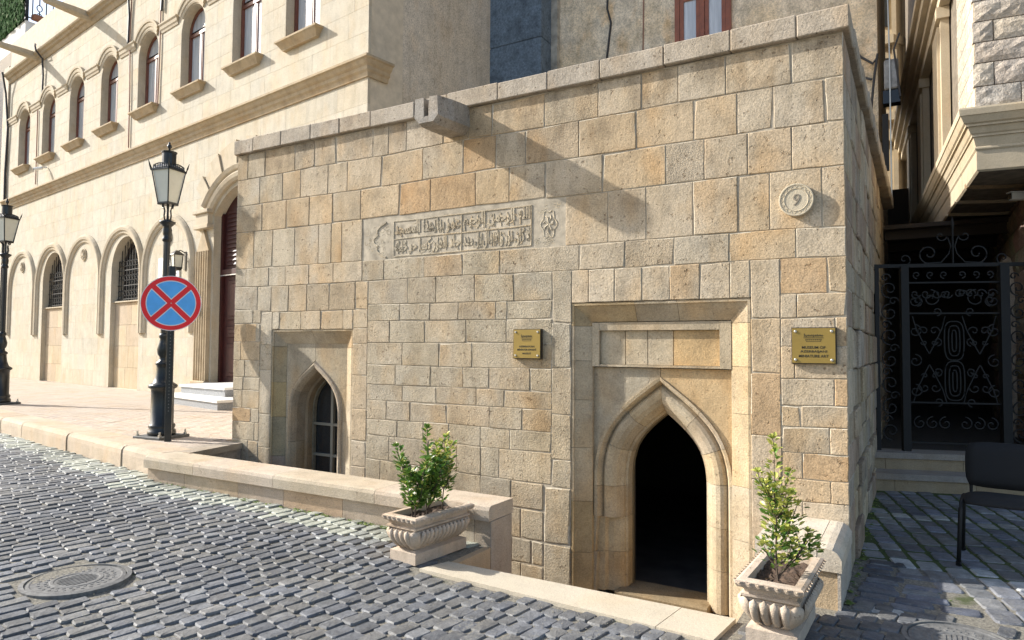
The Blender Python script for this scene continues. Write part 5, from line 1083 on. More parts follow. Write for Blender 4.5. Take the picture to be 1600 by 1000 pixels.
# end wall above the museum: grey plaster, seen in shade
# B's right end wall is built with the plaster wall behind (below)
# blind arches and windows of the ground floor
for i, u_ in enumerate(ARC):
    cx = -u_
    p = rounded(cx, 1.06, 1.80, 3.29, 12)
    sweep(p, [(0, .05), (0, -.02), (.03, -.045), (.08, -.045), (.10, -.075), (.17, -.085), (.20, -.07), (.24, -.02), (.24, .05)], 0, 1).make('arch_moulding', BMOLDP, bld)
    if i in (1, 3):
        w_ = .86; cxx = -6.70 if i == 1 else -1.62; zs = 3.32
        op = rounded(cxx, w_, 2.62, zs+.10, 10)
        arc = [q for q in op if q[1] >= zs+.10-1e-6]; mid = len(arc)//2; e0, e1, ez = cxx-.92, cxx+.92, 4.30
        G().prism([(e0, .40), (cxx-w_, .40), (cxx-w_, zs)] + arc[:mid+1] + [(cxx-.001, ez), (e0, ez)], 0, .3).make('window_jamb', BS, bld, col=(.525,.475,.38,.3))
        G().prism([(cxx+.001, ez)] + arc[mid:] + [(cxx+w_, zs), (cxx+w_, .40), (e1, .40), (e1, ez)], 0, .3).make('window_jamb', BS, bld, col=(.525,.475,.38,.3))
        for zi, (a, b) in enumerate(((.40, .93), (.93, 1.48), (1.48, 2.02), (2.02, 2.60))):
            xs = [cxx-w_, cxx+rs.uniform(-.25, .2), cxx+w_]
            for a2_, b2_ in zip(xs[:-1], xs[1:]): G().bbox(a2_+.002, b2_-.002, .12, .3, a+.002, b-.002, .004).make('recessed_block', BS, bld, col=(*rs.choice([(.50,.41,.285), (.53,.44,.31), (.48,.39,.285)]), .3))
        G().bbox(cxx-w_, cxx+w_, .06, .3, 2.602, 2.64, .006).make('window_sill', BMOLDP, bld)
        fr = sweep(op, [(-.06, .36), (-.06, .30), (.01, .30), (.01, .36)], 0, 1).make('window_frame', plain_mat('dark_window_frame', (.05, .035, .03), .5), bld)
        G().box(cxx-w_, cxx+w_, .34, .35, 2.6, 4.35).make('pane', PANED, fr); G().box(cxx-.03, cxx+.03, .31, .34, 2.64, 4.25).make('mullion', WOOD, fr)
        # iron grille with scrolls
        g = G(); k = 11
        for j in range(k):
            x = cxx-w_+.06+(2*w_-.12)*j/(k-1); h = zs+.10+math.sqrt(max(.0, w_*w_-(x-cxx)**2))-.03
            g.tube([(x, .17, 2.66), (x, .17, h)], .011, 4)
            if j < k-1:
                xm = x+(2*w_-.12)/(k-1)/2
                for zc in (2.85, 3.25, 3.62):
                    g.tube([(xm+.055*math.cos(t*math.pi/4), .165, zc+.075*math.sin(t*math.pi/4)) for t in range(9)], .007, 4, cap=False)
        for zc in (2.70, 3.05, 3.45): g.box(cxx-w_, cxx+w_, .162, .178, zc-.01, zc+.01)
        g.make('window_grille', IRON, bld)
    else:
        g = G(); zc = 4.02 if i != 4 else 4.02
        for (r0, r1, y) in ((.10, .15, -.03),):
            for kk in range(12):
                a = 2*math.pi*kk/12; g.tube([(cx+.06*math.cos(a), -.02, zc+.06*math.sin(a)), (cx+.13*math.cos(a), -.035, zc+.13*math.sin(a))], .022, 5)
        for kk in range(14):
            a = 2*math.pi*kk/14; b = 2*math.pi*(kk+1)/14; g.tube([(cx+.16*math.cos(a), -.015, zc+.16*math.sin(a)), (cx+.16*math.cos(b), -.015, zc+.16*math.sin(b))], .022, 5)
        g.tube([(cx, .01, zc), (cx, -.055, zc)], .05, 8)
        g.make('rosette', BMOLDP, bld)
# doorway with segmental arch, fluted jamb and voussoirs
dcx = 3.93; dw = 1.16
dp = rounded(dcx, dw, .42, 4.30, 10, rise=.55)
arc = [q for q in dp if q[1] >= 4.30-1e-6]; mid = len(arc)//2
G().prism([(2.72, .40), (dcx-dw, .40)] + arc[:mid+1] + [(dcx-.001, 5.20), (2.72, 5.20)], .0, .55).make('door_spandrel', BS, bld, col=(.515,.46,.355,.3))
G().prism([(dcx+.001, 5.20)] + arc[mid:] + [(dcx+dw, .40), (5.15, .40), (5.15, 5.20)], .0, .55).make('door_spandrel', BS, bld, col=(.515,.46,.355,.3))
ap_ = rounded(dcx, dw+.08, 4.30, 4.34, 10, rise=.60)
sweep([q for q in ap_ if q[1] >= 4.33], [(0, .05), (0, -.06), (.05, -.10), (.12, -.12), (.17, -.09), (.20, -.13), (.27, -.16), (.31, -.10), (.34, .05)], 0, 1).make('door_arch_moulding', BMOLDP, bld)
for kk in range(11):
    t = (kk-5)*.155; R0 = 1.9; R1 = 2.42 if kk % 2 == 0 else 2.34; cz_ = 3.35
    a0, a1_ = t-.073, t+.073
    if kk in (3, 7): R1 += .10
    pl = [(dcx+R0*math.sin(a0), cz_+R0*math.cos(a0)), (dcx+R1*math.sin(a0), cz_+R1*math.cos(a0)), (dcx+R1*math.sin(a1_), cz_+R1*math.cos(a1_)), (dcx+R0*math.sin(a1_), cz_+R0*math.cos(a1_))]
    y = -.085 if kk % 2 == 0 else -.05
    G().prism(pl, y, .05).make('voussoir', BMOLDP, bld)
for sx_ in (-1, 1):
    xj = dcx + sx_*(dw+.34)
    g = G(); g.bbox(xj-.33, xj+.33, -.16, .05, 4.36, 4.44, .01); g.bbox(xj-.27, xj+.27, -.11, .05, 4.12, 4.36, .008); g.bbox(xj-.31, xj+.31, -.14, .05, 4.03, 4.12, .01); g.make('door_impost', BMOLDP, bld)
    g = G(); fl = []
    for i in range(5):
        x0 = xj-.25+i*.10; fl += [(x0+.012, .0), (x0+.03, .03), (x0+.07, .03), (x0+.088, .0)]
    ol = [(xj-.26, .06)] + [(x, -.09+d) for x, d in [(xj-.26, 0)] + fl + [(xj+.26, 0)]] + [(xj+.26, .06)]
    g.slab(ol, .75, 3.55); g.make('fluted_jamb', BMOLD, bld)
    G().prism([(xj-.26, 3.552), (xj, 4.02), (xj+.26, 3.552)], -.07, .05).make('jamb_peak', BMOLD, bld)
    G().bbox(xj-.30, xj+.30, -.13, .05, .40, .75, .02).make('jamb_foot', BMOLD, bld)
door = G().box(dcx-dw, dcx+dw, .22, .28, .70, 4.9).make('entrance_door', DOORW, bld)
g = G(); g.box(dcx-dw, dcx-dw+.08, .16, .22, .72, 4.35); g.box(dcx+dw-.08, dcx+dw, .16, .22, .72, 4.35); g.bbox(dcx-dw+.08, dcx+dw-.08, .15, .22, 3.02, 3.14, .01); g.make('door_frame', DOORW, door)
for k in range(13): 
    z = 3.22+k*.092; G().add([(dcx-dw+.20, .218, z), (dcx+dw-.20, .218, z), (dcx+dw-.20, .218, z+.075), (dcx-dw+.20, .218, z+.075), (dcx-dw+.20, .185, z+.01), (dcx+dw-.20, .185, z+.01)], [(0, 1, 5, 4), (4, 5, 2, 3), (0, 4, 3), (1, 2, 5)]).make('louvre_slat', DOORW, door)
for xc in (dcx-.57, dcx+.57):
    for (a, b) in ((.85, 1.55), (1.68, 1.92), (2.05, 2.90)):
        G().bbox(xc-.34, xc+.34, .20, .22, a, b, .012).make('door_panel', DOORW, door); G().bbox(xc-.22, xc+.22, .185, .20, a+.08, b-.08, .01).make('door_panel', DOORW, door)
G().box(dcx-dw+.02, dcx+dw-.02, .14, .155, 3.0, 3.02).make('door_rail', plain_mat('silver_rail', (.5, .5, .5), .4, .6), door)
G().tube([(dcx-.05, .20, 1.75), (dcx-.05, .15, 1.80), (dcx-.05, .15, 2.05), (dcx-.05, .20, 2.10)], .014, 6).make('handle', STEEL, door)
# spouts on the roof cornice
for u_, ru in ((8.60, 8.69), (4.30, 4.5)):
    g = G(); x = -u_; sec = [(-.11, 10.84), (-.11, 10.70), (-.06, 10.64), (.06, 10.64), (.11, 10.70), (.11, 10.84), (.06, 10.84), (.05, 10.74), (-.05, 10.74), (-.06, 10.84)]
    n = len(sec)
    for (y, s, dz) in ((.0, 1.15, 0), (-.45, 1.0, .03), (-1.18, .72, .06), (-1.25, .5, .10)): g.v += [(x+a*s, y, 10.78+(z-10.78)*s+dz) for a, z in sec]
    for i in range(3): g.f += [(i*n+k, i*n+(k+1) % n, (i+1)*n+(k+1) % n, (i+1)*n+k) for k in range(n)]
    g.f += [tuple(range(3*n, 4*n)), tuple(range(n-1, -1, -1))]; g.make('roof_spout', BMOLDP, bld)
# pipes and cables on the facade
g = G()
def rope(pts, r, n=5):
    g2 = G().tube(pts, r, n); return g2
rope([(-1.66, -.03, 10.5), (-1.70, -.03, 9.5), (-1.62, -.03, 8.0), (-1.60, -.03, 6.55)], .018).make('thin_pipe', PIPE, bld)
rope([(-8.48, -.03, 9.0), (-8.44, -.03, 6.6)], .018).make('thin_pipe', PIPE, bld)
rope([(.0, -.03, 10.5), (.02, -.03, 8.6), (-.02, -.03, 7.3)], .018).make('thin_pipe', PIPE, bld)
for (x, z0, z1) in ((-8.05, 10.9, 9.3), (-1.75, 10.9, 9.3), (.1, 10.9, 9.6)):
    rope([(x-.35, -.18, z0+.18), (x-.1, -.26, z0), (x, -.26, z0-.15), (x, -.08, z0-.35), (x+.02, -.05, z0-.9), (x-.01, -.05, z1)], .03).make('loose_cable', CABLE, bld)
rope([(UW+.02, -.25, 10.9), (UW-.02, -.12, 10.2), (UW+.10, -.06, 9.0), (UW-.02, -.06, 7.4), (UW+.05, -.06, 5.2), (UW, -.06, 1.0)], .035).make('loose_cable', CABLE, bld)
G().box(UW-.55, UW-.02, -.05, 2.0, 0, 11.2).make('end_pier', PLASTER2, bld)

def on_b(x, y, z): return Vector((B0.x + x*math.cos(BR) - y*math.sin(BR), B0.y + x*math.sin(BR) + y*math.cos(BR), z))
# small things on that facade
t = empty('wall_lantern', on_b(1.53, 0, 3.42), 'small black wall lantern beside the dark red door', 'wall lamp', rotz=BR)
G().box(-.04, .04, -.02, .0, -.22, .20).make('wall_bracket', BLACK, t); G().tube([(0, -.01, .17), (0, -.12, .22), (0, -.20, .18)], .012, 5).make('arm', BLACK, t)
g = G(); g.lathe([(.11, -.17), (.13, .10)], 4, 0, -.20, ph=math.pi/4); g.make('glass', FROST, t)
g = G(); g.lathe([(.02, .21), (.06, .19), (.16, .12), (.17, .10), (.13, .10)], 4, 0, -.20, ph=math.pi/4); g.lathe([(.10, -.24), (.13, -.19), (.13, -.17), (.02, -.17)], 4, 0, -.20, ph=math.pi/4)
for k in range(4):
    a = math.pi/4 + k*math.pi/2; g.tube([(.115*math.cos(a), -.20+.115*math.sin(a), -.17), (.135*math.cos(a), -.20+.135*math.sin(a), .11)], .012, 4)
g.make('cage', BLACK, t)
t = empty('notice_plate', on_b(.78, 0, 3.31), 'white notice plate on the cream wall behind the black lamp post', 'notice', rotz=BR)
G().bbox(-.52, .52, -.03, .0, -.25, .25, .004).make('plate', WHITE, t)
g = G()
for z in (-.04, -.10, -.16): g.box(.05, .42, -.033, -.030, z-.012, z+.012)
g.make('printed_lines', plain_mat('faint_print', (.25, .25, .27), .6), t)
t = empty('door_intercom', on_b(2.35, -.10, 2.34), 'small grey intercom box on the jamb left of the dark red door', 'intercom', rotz=BR)
G().bbox(-.07, .07, -.05, .0, -.13, .13, .008).make('casing', plain_mat('grey_casing', (.28, .28, .29), .5), t); G().box(-.045, .045, -.054, -.05, -.02, .09).make('screen', LENS, t)
t = empty('security_camera', on_b(-7.47, -.02, 6.98), 'small white camera under the second window sill from the left', 'security camera', rotz=BR)
G().tube([(0, 0, 0), (0, -.12, -.02)], .025, 6).make('bracket', WHITE, t); G().tube([(-.02, -.12, -.03), (-.16, -.30, -.08)], .05, 8).make('body', WHITE, t); G().tube([(-.16, -.30, -.08), (-.17, -.315, -.084)], .04, 8).make('lens', LENS, t)
# door steps
stp = empty('door_steps', (-11.0, 3.2, .4), 'two grey granite steps with white marble treads before the dark red door', 'steps', world=True)
def step(p0, p1, z0, z1, back):
    d = (Vector(p1)-Vector(p0)).normalized(); n = Vector((-d.y, d.x)); a, b = Vector(p0), Vector(p1)
    G().slab([a+n*.03+d*.03, b+n*.03-d*.03, b-d*.03+n*back, a+d*.03+n*back], z0, z1-.045).make('riser_block', GRANITE, stp)
    G().slab([a, b, b+n*back, a+n*back], z1-.044, z1).make('marble_tread', MARBLE, stp)
step((-12.3, 2.86), (-9.85, 2.33), .40, .57, 1.5)
step((-12.15, 3.16), (-10.42, 2.90), .57, .74, 1.2)
G().box(-12.6, -9.4, 3.62, 4.3, .41, .72).make('landing', GRANITE, stp)

# ---------------- lamp posts ----------------
def lamp(loc, label, group):
    t = empty('street_lamp', loc, label, 'street lamp', group, rotz=rad(57))
    G().bbox(-.24, .24, -.24, .24, 0, .035, .006).make('base_plate', plain_mat('weathered_base_plate', (.10, .10, .095), .7, nscale=20, nvar=.4), t).rotation_euler = (0, 0, rad(-49))
    for sx_ in (-1, 1):
        for sy_ in (-1, 1): G().lathe([(.022, .035), (.022, .06), (.012, .062), (.012, .10), (.0, .10)], 6, sx_*.20, sy_*.20).make('anchor_bolt', STEEL, t).rotation_euler = (0, 0, rad(-49))
    pr = [(.165, .035), (.175, .06), (.168, .10), (.150, .115), (.165, .15), (.158, .175), (.140, .19), (.138, .58), (.142, .64), (.175, .66), (.180, .69), (.150, .71), (.120, .73), (.092, .82), (.080, .92), (.082, .95), (.098, .965), (.095, .99), (.055, 1.02), (.05, 1.06), (.075, 1.10), (.085, 1.17), (.062, 1.26), (.050, 1.30), (.066, 1.33), (.062, 1.36), (.048, 1.38)]
    G().lathe(pr, 24).make('pedestal', BLACK, t, smooth=True)
    g = G(); n = 24; zb, zt = 1.36, 2.62
    prof = [(.047, zb), (.043, zt)]
    for (r, z) in prof:
        for k in range(n): a = 2*math.pi*k/n; rr = r*(1.0 if k % 2 else .90); g.v.append((rr*math.cos(a), rr*math.sin(a), z))
    g.f = [(k, (k+1) % n, (k+1) % n+n, k+n) for k in range(n)]; g.make('fluted_pole', BLACK, t)
    G().lathe([(.045, 2.60), (.062, 2.62), (.058, 2.65), (.046, 2.67), (.055, 2.70), (.060, 2.76), (.050, 2.80), (.066, 2.82), (.100, 2.855), (.104, 2.87), (.060, 2.885), (.04, 2.90)], 20).make('capital', BLACK, t, smooth=True)
    # four scroll arms carrying the lantern
    for k in range(4):
        a = k*math.pi/2 + math.pi/4; g = G(); c_, s_ = math.cos(a), math.sin(a)
        g.tube([(r*c_, r*s_, z) for r, z in ((.045, 2.88), (.060, 2.95), (.050, 3.02), (.075, 3.08), (.10, 3.10), (.085, 3.065))], .010, 5); g.make('scroll_arm', BLACK, t)
    G().lathe([(.018, 2.88), (.014, 3.0), (.018, 3.10)], 8).make('centre_rod', BLACK, t)
    lan = G().lathe([(.125, 3.095), (.13, 3.11), (.115, 3.125), (.02, 3.125)], 4, ph=0).make('lantern_tray', BLACK, t)
    z0, z1, r0, r1 = 3.12, 3.57, .118, .205
    for k in range(4):
        a = k*math.pi/2; b = a+math.pi/2; i = .94
        p = [(r0*i*math.cos(a), r0*i*math.sin(a), z0), (r0*i*math.cos(b), r0*i*math.sin(b), z0), (r1*i*math.cos(b), r1*i*math.sin(b), z1), (r1*i*math.cos(a), r1*i*math.sin(a), z1)]
        q = [(x*.97, y*.97, z) for x, y, z in p]; g = G(); g.add(p+q, [(0, 1, 2, 3), (7, 6, 5, 4), (0, 4, 5, 1), (1, 5, 6, 2), (2, 6, 7, 3), (3, 7, 4, 0)]); g.make('lantern_pane', FROST, t)
        G().tube([(r0*math.cos(a), r0*math.sin(a), z0-.01), (r1*math.cos(a), r1*math.sin(a), z1)], .011, 4).make('lantern_bar', BLACK, t)
        g = G(); g.tube([(r1*math.cos(a), r1*math.sin(a), z1-.01), (r1*math.cos(b), r1*math.sin(b), z1-.01)], .016, 4)
        g.tube([(r0*math.cos(a), r0*math.sin(a), z0), (r0*math.cos(b), r0*math.sin(b), z0)], .012, 4)
        # openwork crest
        for j in range(1, 8):
            f = j/8; x = r1*1.03*(math.cos(a)*(1-f)+math.cos(b)*f); y = r1*1.03*(math.sin(a)*(1-f)+math.sin(b)*f); h = .03 + .035*math.sin(f*math.pi)
            g.tube([(x, y, z1), (x*.985, y*.985, z1+h)], .008, 4)
            if j < 7:
                f2 = (j+1)/8; x2 = r1*1.03*(math.cos(a)*(1-f2)+math.cos(b)*f2); y2 = r1*1.03*(math.sin(a)*(1-f2)+math.sin(b)*f2); h2 = .03+.035*math.sin(f2*math.pi)
                g.tube([(x*.985, y*.985, z1+h), (x2*.985, y2*.985, z1+h2)], .008, 4)
        g.make('openwork_crest', BLACK, t, kind='stuff')
        G().tube([(r1*1.0*math.cos(a), r1*math.sin(a), z1-.02), (r1*1.10*math.cos(a), r1*1.10*math.sin(a), z1+.04), (r1*1.20*math.cos(a), r1*1.20*math.sin(a), z1+.115)], [.016, .012, .003], 5).make('corner_spike', BLACK, t)
    G().lathe([(.205, 3.565), (.19, 3.59), (.14, 3.625), (.095, 3.65)], 4, ph=0).make('lantern_roof', BLACK, t)
    G().lathe([(.088, 3.64), (.088, 3.79), (.098, 3.80), (.100, 3.815), (.05, 3.82), (.015, 3.835)], 16).make('chimney', BLACK, t)
    G().lathe([(.012, 3.83), (.012, 3.855), (.030, 3.88), (.030, 3.90), (.012, 3.925), (.016, 3.94), (.0, 3.96)], 10).make('finial', BLACK, t, smooth=True)
    return t
L1 = lamp((-7.722+.33, -.26+.05, .40), 'black iron street lamp standing behind the round no stopping sign', 'black iron street lamps on the pavement')
for o_ in [L1]: o_.scale = (.905, .905, .905)
dup(L1, (-14.13, .925, .40), 'black iron street lamp at the left edge of the photo, cut off by the frame', scale=.965)

# no stopping sign on its own pole
sg = empty('no_stopping_sign', (-7.0, -.385, .40), 'round blue no stopping sign with red border and red cross on a black perforated pole', 'traffic sign', rotz=rad(52))
g = G(); g.bbox(-.036, .036, -.004, .05, 0, 2.02, .004); g.make('pole', BLACK, sg)
g = G()
for k in range(40): z = .35+k*.038; g.tube([(.0, -.0055, z), (.0, -.0035, z)], .006, 6)
g.make('pole_holes', plain_mat('hole_dot_grey', (.18, .18, .17), .8), sg)  # grey dots drawn on the pole as its perforations
zc, R0 = 1.588, .318
def sdisc(r, y0, y1, name, m, n=48):
    g = G(); g.prism([(r*math.cos(2*math.pi*k/n), zc+r*math.sin(2*math.pi*k/n)) for k in range(n)], y0, y1); return g.make(name, m, sg)
sdisc(R0, -.016, -.004, 'white_rim', SIGNW); sdisc(R0-.008, -.018, -.016, 'red_disc', SIGNR)
for q in range(4):     # four blue fields with white outline, cut by the red cross
    for (rr, inset, y, m_, nm) in ((.262, .0285, -.020, SIGNW, 'white_outline'), (.252, .0385, -.022, SIGNB, 'blue_field')):
        a0 = q*math.pi/2 + math.pi/4; d = inset/math.sin(math.pi/4)*1.0
        cxq, czq = d*math.cos(a0+math.pi/4), d*math.sin(a0+math.pi/4)
        pts = [(cxq, zc+czq)]; b = math.asin(inset/rr)
        for k in range(13): a = a0 + b + (math.pi/2-2*b)*k/12; pts.append((rr*math.cos(a), zc+rr*math.sin(a)))
        G().prism(pts, y, y+.002).make(nm, m_, sg)
disc([(.007, -.0225), (.006, -.026)], 'bolt', sg, STEEL, 8).location = (0, 0, zc)
g = G(); g.box(-.02, .02, -.004, .0, zc-.25, zc+.25); g.make('back_bracket', STEEL, sg)

# ---------------- planters and their shrubs ----------------
def planter(loc, ang, label, Lx=.62, Ly=.36):
    t = empty('stone_planter', loc, label, 'planter', 'carved stone planters at the entrance', rotz=ang)
    def rect(hx, hy, z, n=1): return [(-hx, -hy, z), (hx, -hy, z), (hx, hy, z), (-hx, hy, z)]
    def ring(levels, name, closed=True):
        g = G()
        for (hx, hy, z) in levels: g.v += rect(hx, hy, z)
        for i in range(len(levels)-1):
            for k in range(4): g.f.append((i*4+k, i*4+(k+1) % 4, (i+1)*4+(k+1) % 4, (i+1)*4+k))
        if closed: g.f += [(3, 2, 1, 0), tuple((len(levels)-1)*4+k for k in range(4))]
        return g.make(name, PLANTER, t)
    hx, hy = Lx/2, Ly/2
    ring([(hx-.04, hy-.036, 0), (hx-.04, hy-.036, .085), (hx-.06, hy-.055, .092), (hx-.09, hy-.08, .10), (hx-.10, hy-.09, .13)], 'foot')
    # tapering core behind the lobes
    lev = []
    for i in range(9):
        t_ = i/8; s = math.sin((t_*.60)*math.pi)**.8; z = .095+.165*t_
        lev.append((hx-.115+.085*s, hy-.105+.085*s, z))
    ring(lev, 'bowl', True)
    # swelling lobes (gadroons)
    def lobe(cx, cy, nx, ny, wid, corner=False):
        g = G(); rows = 9; cols = 6; tx, ty = -ny, nx
        for i in range(rows+1):
            t_ = i/rows; z = .088+.180*t_; outp = -.070 + .115*math.sin(min(1, t_*.97)*math.pi*.60)**.80
            cap = min(1.0, math.sqrt(max(0, 1-((t_-.5)*2)**6))+.02)
            cw = (1 if corner else .62+.38*t_)
            for j in range(cols+1):
                a = math.pi*j/cols; d = outp + .020*math.sin(a)*cap - .004; s_ = -math.cos(a)*wid/2*cap*cw
                g.v.append((cx+nx*d+tx*s_, cy+ny*d+ty*s_, z))
        for i in range(rows):
            for j in range(cols): g.f.append((i*(cols+1)+j, i*(cols+1)+j+1, (i+1)*(cols+1)+j+1, (i+1)*(cols+1)+j))
        return g.make('lobe', PLANTER, t, smooth=True)
    nL = max(3, round((Lx-.13)/.042)); nS = max(3, round((Ly-.10)/.052))
    for sgn in (-1, 1):
        for i in range(nL): lobe((-(Lx-.13)/2 + (Lx-.13)*(i+.5)/nL), sgn*(hy-.045), 0, sgn, (Lx-.13)/nL*1.02)
        for i in range(nS): lobe(sgn*(hx-.045), (-(Ly-.12)/2 + (Ly-.12)*(i+.5)/nS), sgn, 0, (Ly-.12)/nS*1.02)
        for s2 in (-1, 1):
            q = 1/math.sqrt(2); lobe(sgn*(hx-.062), s2*(hy-.062), sgn*q, s2*q, .075, True)
    ring([(hx-.06, hy-.06, .245), (hx-.03, hy-.03, .262), (hx-.02, hy-.02, .272), (hx-.02, hy-.02, .285), (hx-.035, hy-.035, .292), (hx-.028, hy-.028, .315), (hx-.004, hy-.004, .325), (hx+.006, hy+.006, .345), (hx+.004, hy+.004, .362), (hx-.012, hy-.012, .370), (hx-.045, hy-.045, .370), (hx-.05, hy-.05, .30)], 'rim')
    # egg and leaf carving along the rim
    def egg(cx, cy, nx, ny):
        g = G(); tx, ty = -ny, nx; w_ = .021
        for (rr, dd) in ((1.0, .0), (.8, .008), (.55, .004), (.38, .012), (.0, .016)):
            for k in range(8):
                a = math.pi*k/7; g.v.append((cx+tx*math.cos(a)*w_*rr+nx*dd, cy+ty*math.cos(a)*w_*rr+ny*dd, .360-.030*math.sin(a)*rr))
        for i in range(4):
            for k in range(7): g.f.append((i*8+k, i*8+k+1, (i+1)*8+k+1, (i+1)*8+k))
        return g
    ge = G()
    n1 = round(Lx/.046); n2 = round(Ly/.046)
    for sgn in (-1, 1):
        for i in range(n1): e_ = egg(-hx+Lx*(i+.5)/n1, sgn*(hy+.004), 0, sgn); ge.add(e_.v, e_.f)
        for i in range(n2): e_ = egg(sgn*(hx+.004), -hy+Ly*(i+.5)/n2, sgn, 0); ge.add(e_.v, e_.f)
    o = ge.make('egg_and_leaf_carving', PLANTER, t, smooth=True)
    # soil
    g = G(); nx_, ny_ = 16, 10; r_ = random.Random(5)
    for j in range(ny_+1):
        for i in range(nx_+1): g.v.append((-(hx-.05)+(Lx-.10)*i/nx_, -(hy-.05)+(Ly-.10)*j/ny_, .325+r_.uniform(-.010, .012)))
    for j in range(ny_):
        for i in range(nx_): a = j*(nx_+1)+i; g.f.append((a, a+1, a+nx_+2, a+nx_+1))
    g.make('soil', SOIL, t)
    return t
P1 = planter((-2.67, -1.14, .004), rad(-95.0), 'pale carved stone planter with three shrubs by the end of the low wall', Lx=.63, Ly=.315)
P2 = planter((-.24, -1.225, .004), rad(-92), 'pale carved stone planter with one pointed shrub in front of the bench', Lx=.63, Ly=.32)
for p_ in (P1, P2): p_.scale = (1, 1, .88)
rsl = random.Random(77)
def shrub(name, loc, label, stems, leafn, group=None, yellow=.2, lsize=.030, cone=None):
    """stems: list of polylines; leaves sit in whorls along them. cone(h)->radius"""
    t = empty(name, loc, label, 'shrub', group)
    g = G()
    for s_ in stems: g.tube(s_, [max(.0018, .0055*(1-i/len(s_))) for i in range(len(s_))], 5)
    g.make('stem', BARK, t)
    vs = []; fs = []; cs = []
    def leaf(p, d, L, W, top):
        d = d.normalized(); side = d.cross(Vector((0, 0, 1)));
        if side.length < .05: side = Vector((1, 0, 0))
        side.normalize(); nrm = side.cross(d).normalized(); roll = rsl.uniform(-.7, .7)
        side = (side*math.cos(roll)+nrm*math.sin(roll)); nrm = side.cross(d)
        n = len(vs); b = p
        pts = [b, b+d*L*.35+side*W*.5+nrm*W*.16, b+d*L*.35, b+d*L*.35-side*W*.5+nrm*W*.16, b+d*L*.72+side*W*.40-nrm*L*.02+nrm*W*.12, b+d*L*.72-nrm*L*.03, b+d*L*.72-side*W*.40-nrm*L*.02+nrm*W*.12, b+d*L-nrm*L*.10]
        vs.extend([tuple(q) for q in pts]); fs.extend([tuple(i+n for i in f) for f in ((0, 2, 1), (0, 3, 2), (1, 2, 5, 4), (2, 3, 6, 5), (4, 5, 7), (5, 6, 7))])
        light = min(1, max(0, rsl.uniform(-.1, .75) + top*.35)); yel = 1.0*rsl.uniform(.45, 1.0) if rsl.random() < yellow*(.4+1.2*top) else rsl.uniform(0, .10)
        cs.extend([(light, yel, 0, 1)]*8)
    H = max(p[2] for s_ in stems for p in s_); zmin = .06
    for s_ in stems:
        P = [Vector(p) for p in s_]; Ls = [0]
        for a, b in zip(P[:-1], P[1:]): Ls.append(Ls[-1]+(b-a).length)
        T = Ls[-1]; m_ = int(leafn*T/ max(.01, H))
        for k in range(m_):
            q = (k+rsl.random())/m_; s = q*T
            for i in range(len(P)-1):
                if s <= Ls[i+1]: break
            f = (s-Ls[i])/max(1e-6, Ls[i+1]-Ls[i]); p = P[i].lerp(P[i+1], f); ax = (P[i+1]-P[i]).normalized()
            hq = p.z/H
            if p.z < zmin: continue
            if q < .22 and len(s_) < 6 and p.z < .15*H: continue
            R = cone(hq) if cone else .05
            a = rsl.uniform(0, 2*math.pi); o_ = Vector((math.cos(a), math.sin(a), 0)); rr = R*math.sqrt(rsl.random())*.85
            base = p + o_*rr + Vector((0, 0, rsl.uniform(-.01, .02)))
            d = (o_*1.0 + ax*rsl.uniform(.25, 1.3) + Vector((rsl.uniform(-.3, .3), rsl.uniform(-.3, .3), rsl.uniform(-.25, .4))))
            L = lsize*rsl.uniform(.7, 1.25); leaf(base, d, L, L*.56, hq)
        for k in range(9):   # tip rosette
            a = rsl.uniform(0, 2*math.pi); leaf(P[-1], Vector((math.cos(a), math.sin(a), rsl.uniform(.3, 1.6))), lsize*1.05, lsize*.5, 1.0)
    o = M('foliage', vs, fs, LEAF, t, kind='stuff'); tone_attr(o.data, cs)
    # twigs that carry the outer leaves
    return t
def wob(x, y, h, lx=0, ly=0, n=7, r=.008):
    return [(x + lx*(i/n)**1.3 + (rsl.uniform(-r, r) if i else 0), y + ly*(i/n)**1.3 + (rsl.uniform(-r, r) if i else 0), h*i/n) for i in range(n+1)]
def branches(st, zs, L, n):
    out = []
    for _ in range(n):
        k = rsl.randrange(len(st)); s_ = st[k]; i = rsl.randrange(max(1, int(len(s_)*zs)), len(s_)-1); p = Vector(s_[i]); a = rsl.uniform(0, 6.28); l = L*rsl.uniform(.5, 1.1)
        out.append([tuple(p), tuple(p+Vector((math.cos(a)*l*.35, math.sin(a)*l*.35, l*.3))), tuple(p+Vector((math.cos(a)*l*.6, math.sin(a)*l*.6, l*.75))), tuple(p+Vector((math.cos(a)*l*.75, math.sin(a)*l*.75, l*1.2)))])
    return out
dP = Vector((math.cos(rad(-95)), math.sin(rad(-95)), 0)); c1 = Vector((-2.67, -1.14, .290))
gr = 'euonymus shrubs in the left planter'
s = [wob(0, 0, .37, -.08, .0), wob(.015, .01, .28, .05, -.02)]; s += branches(s, .25, .15, 10)
shrub('euonymus_shrub', c1+dP*.18, 'low bushy green shrub, nearest to the street in the left planter', s, 115, gr, .10, .044, lambda h: .045*(1-.3*h))
s = [wob(0, 0, .62, .0, .0), wob(.01, .0, .38, .06, .02)]; s += branches([q[:5] for q in s], .2, .15, 11)
shrub('euonymus_shrub', c1+dP*.03, 'tallest slender green shrub, middle one in the left planter', s, 125, gr, .10, .044, lambda h: .055*(1-.75*h))
s = [wob(0, 0, .54, .02, .0)]; s += branches(s, .35, .13, 10)
shrub('euonymus_shrub', c1-dP*.14, 'yellow tipped green shrub, nearest to the wall in the left planter', s, 135, gr, .36, .042, lambda h: .060*(1-.5*h))
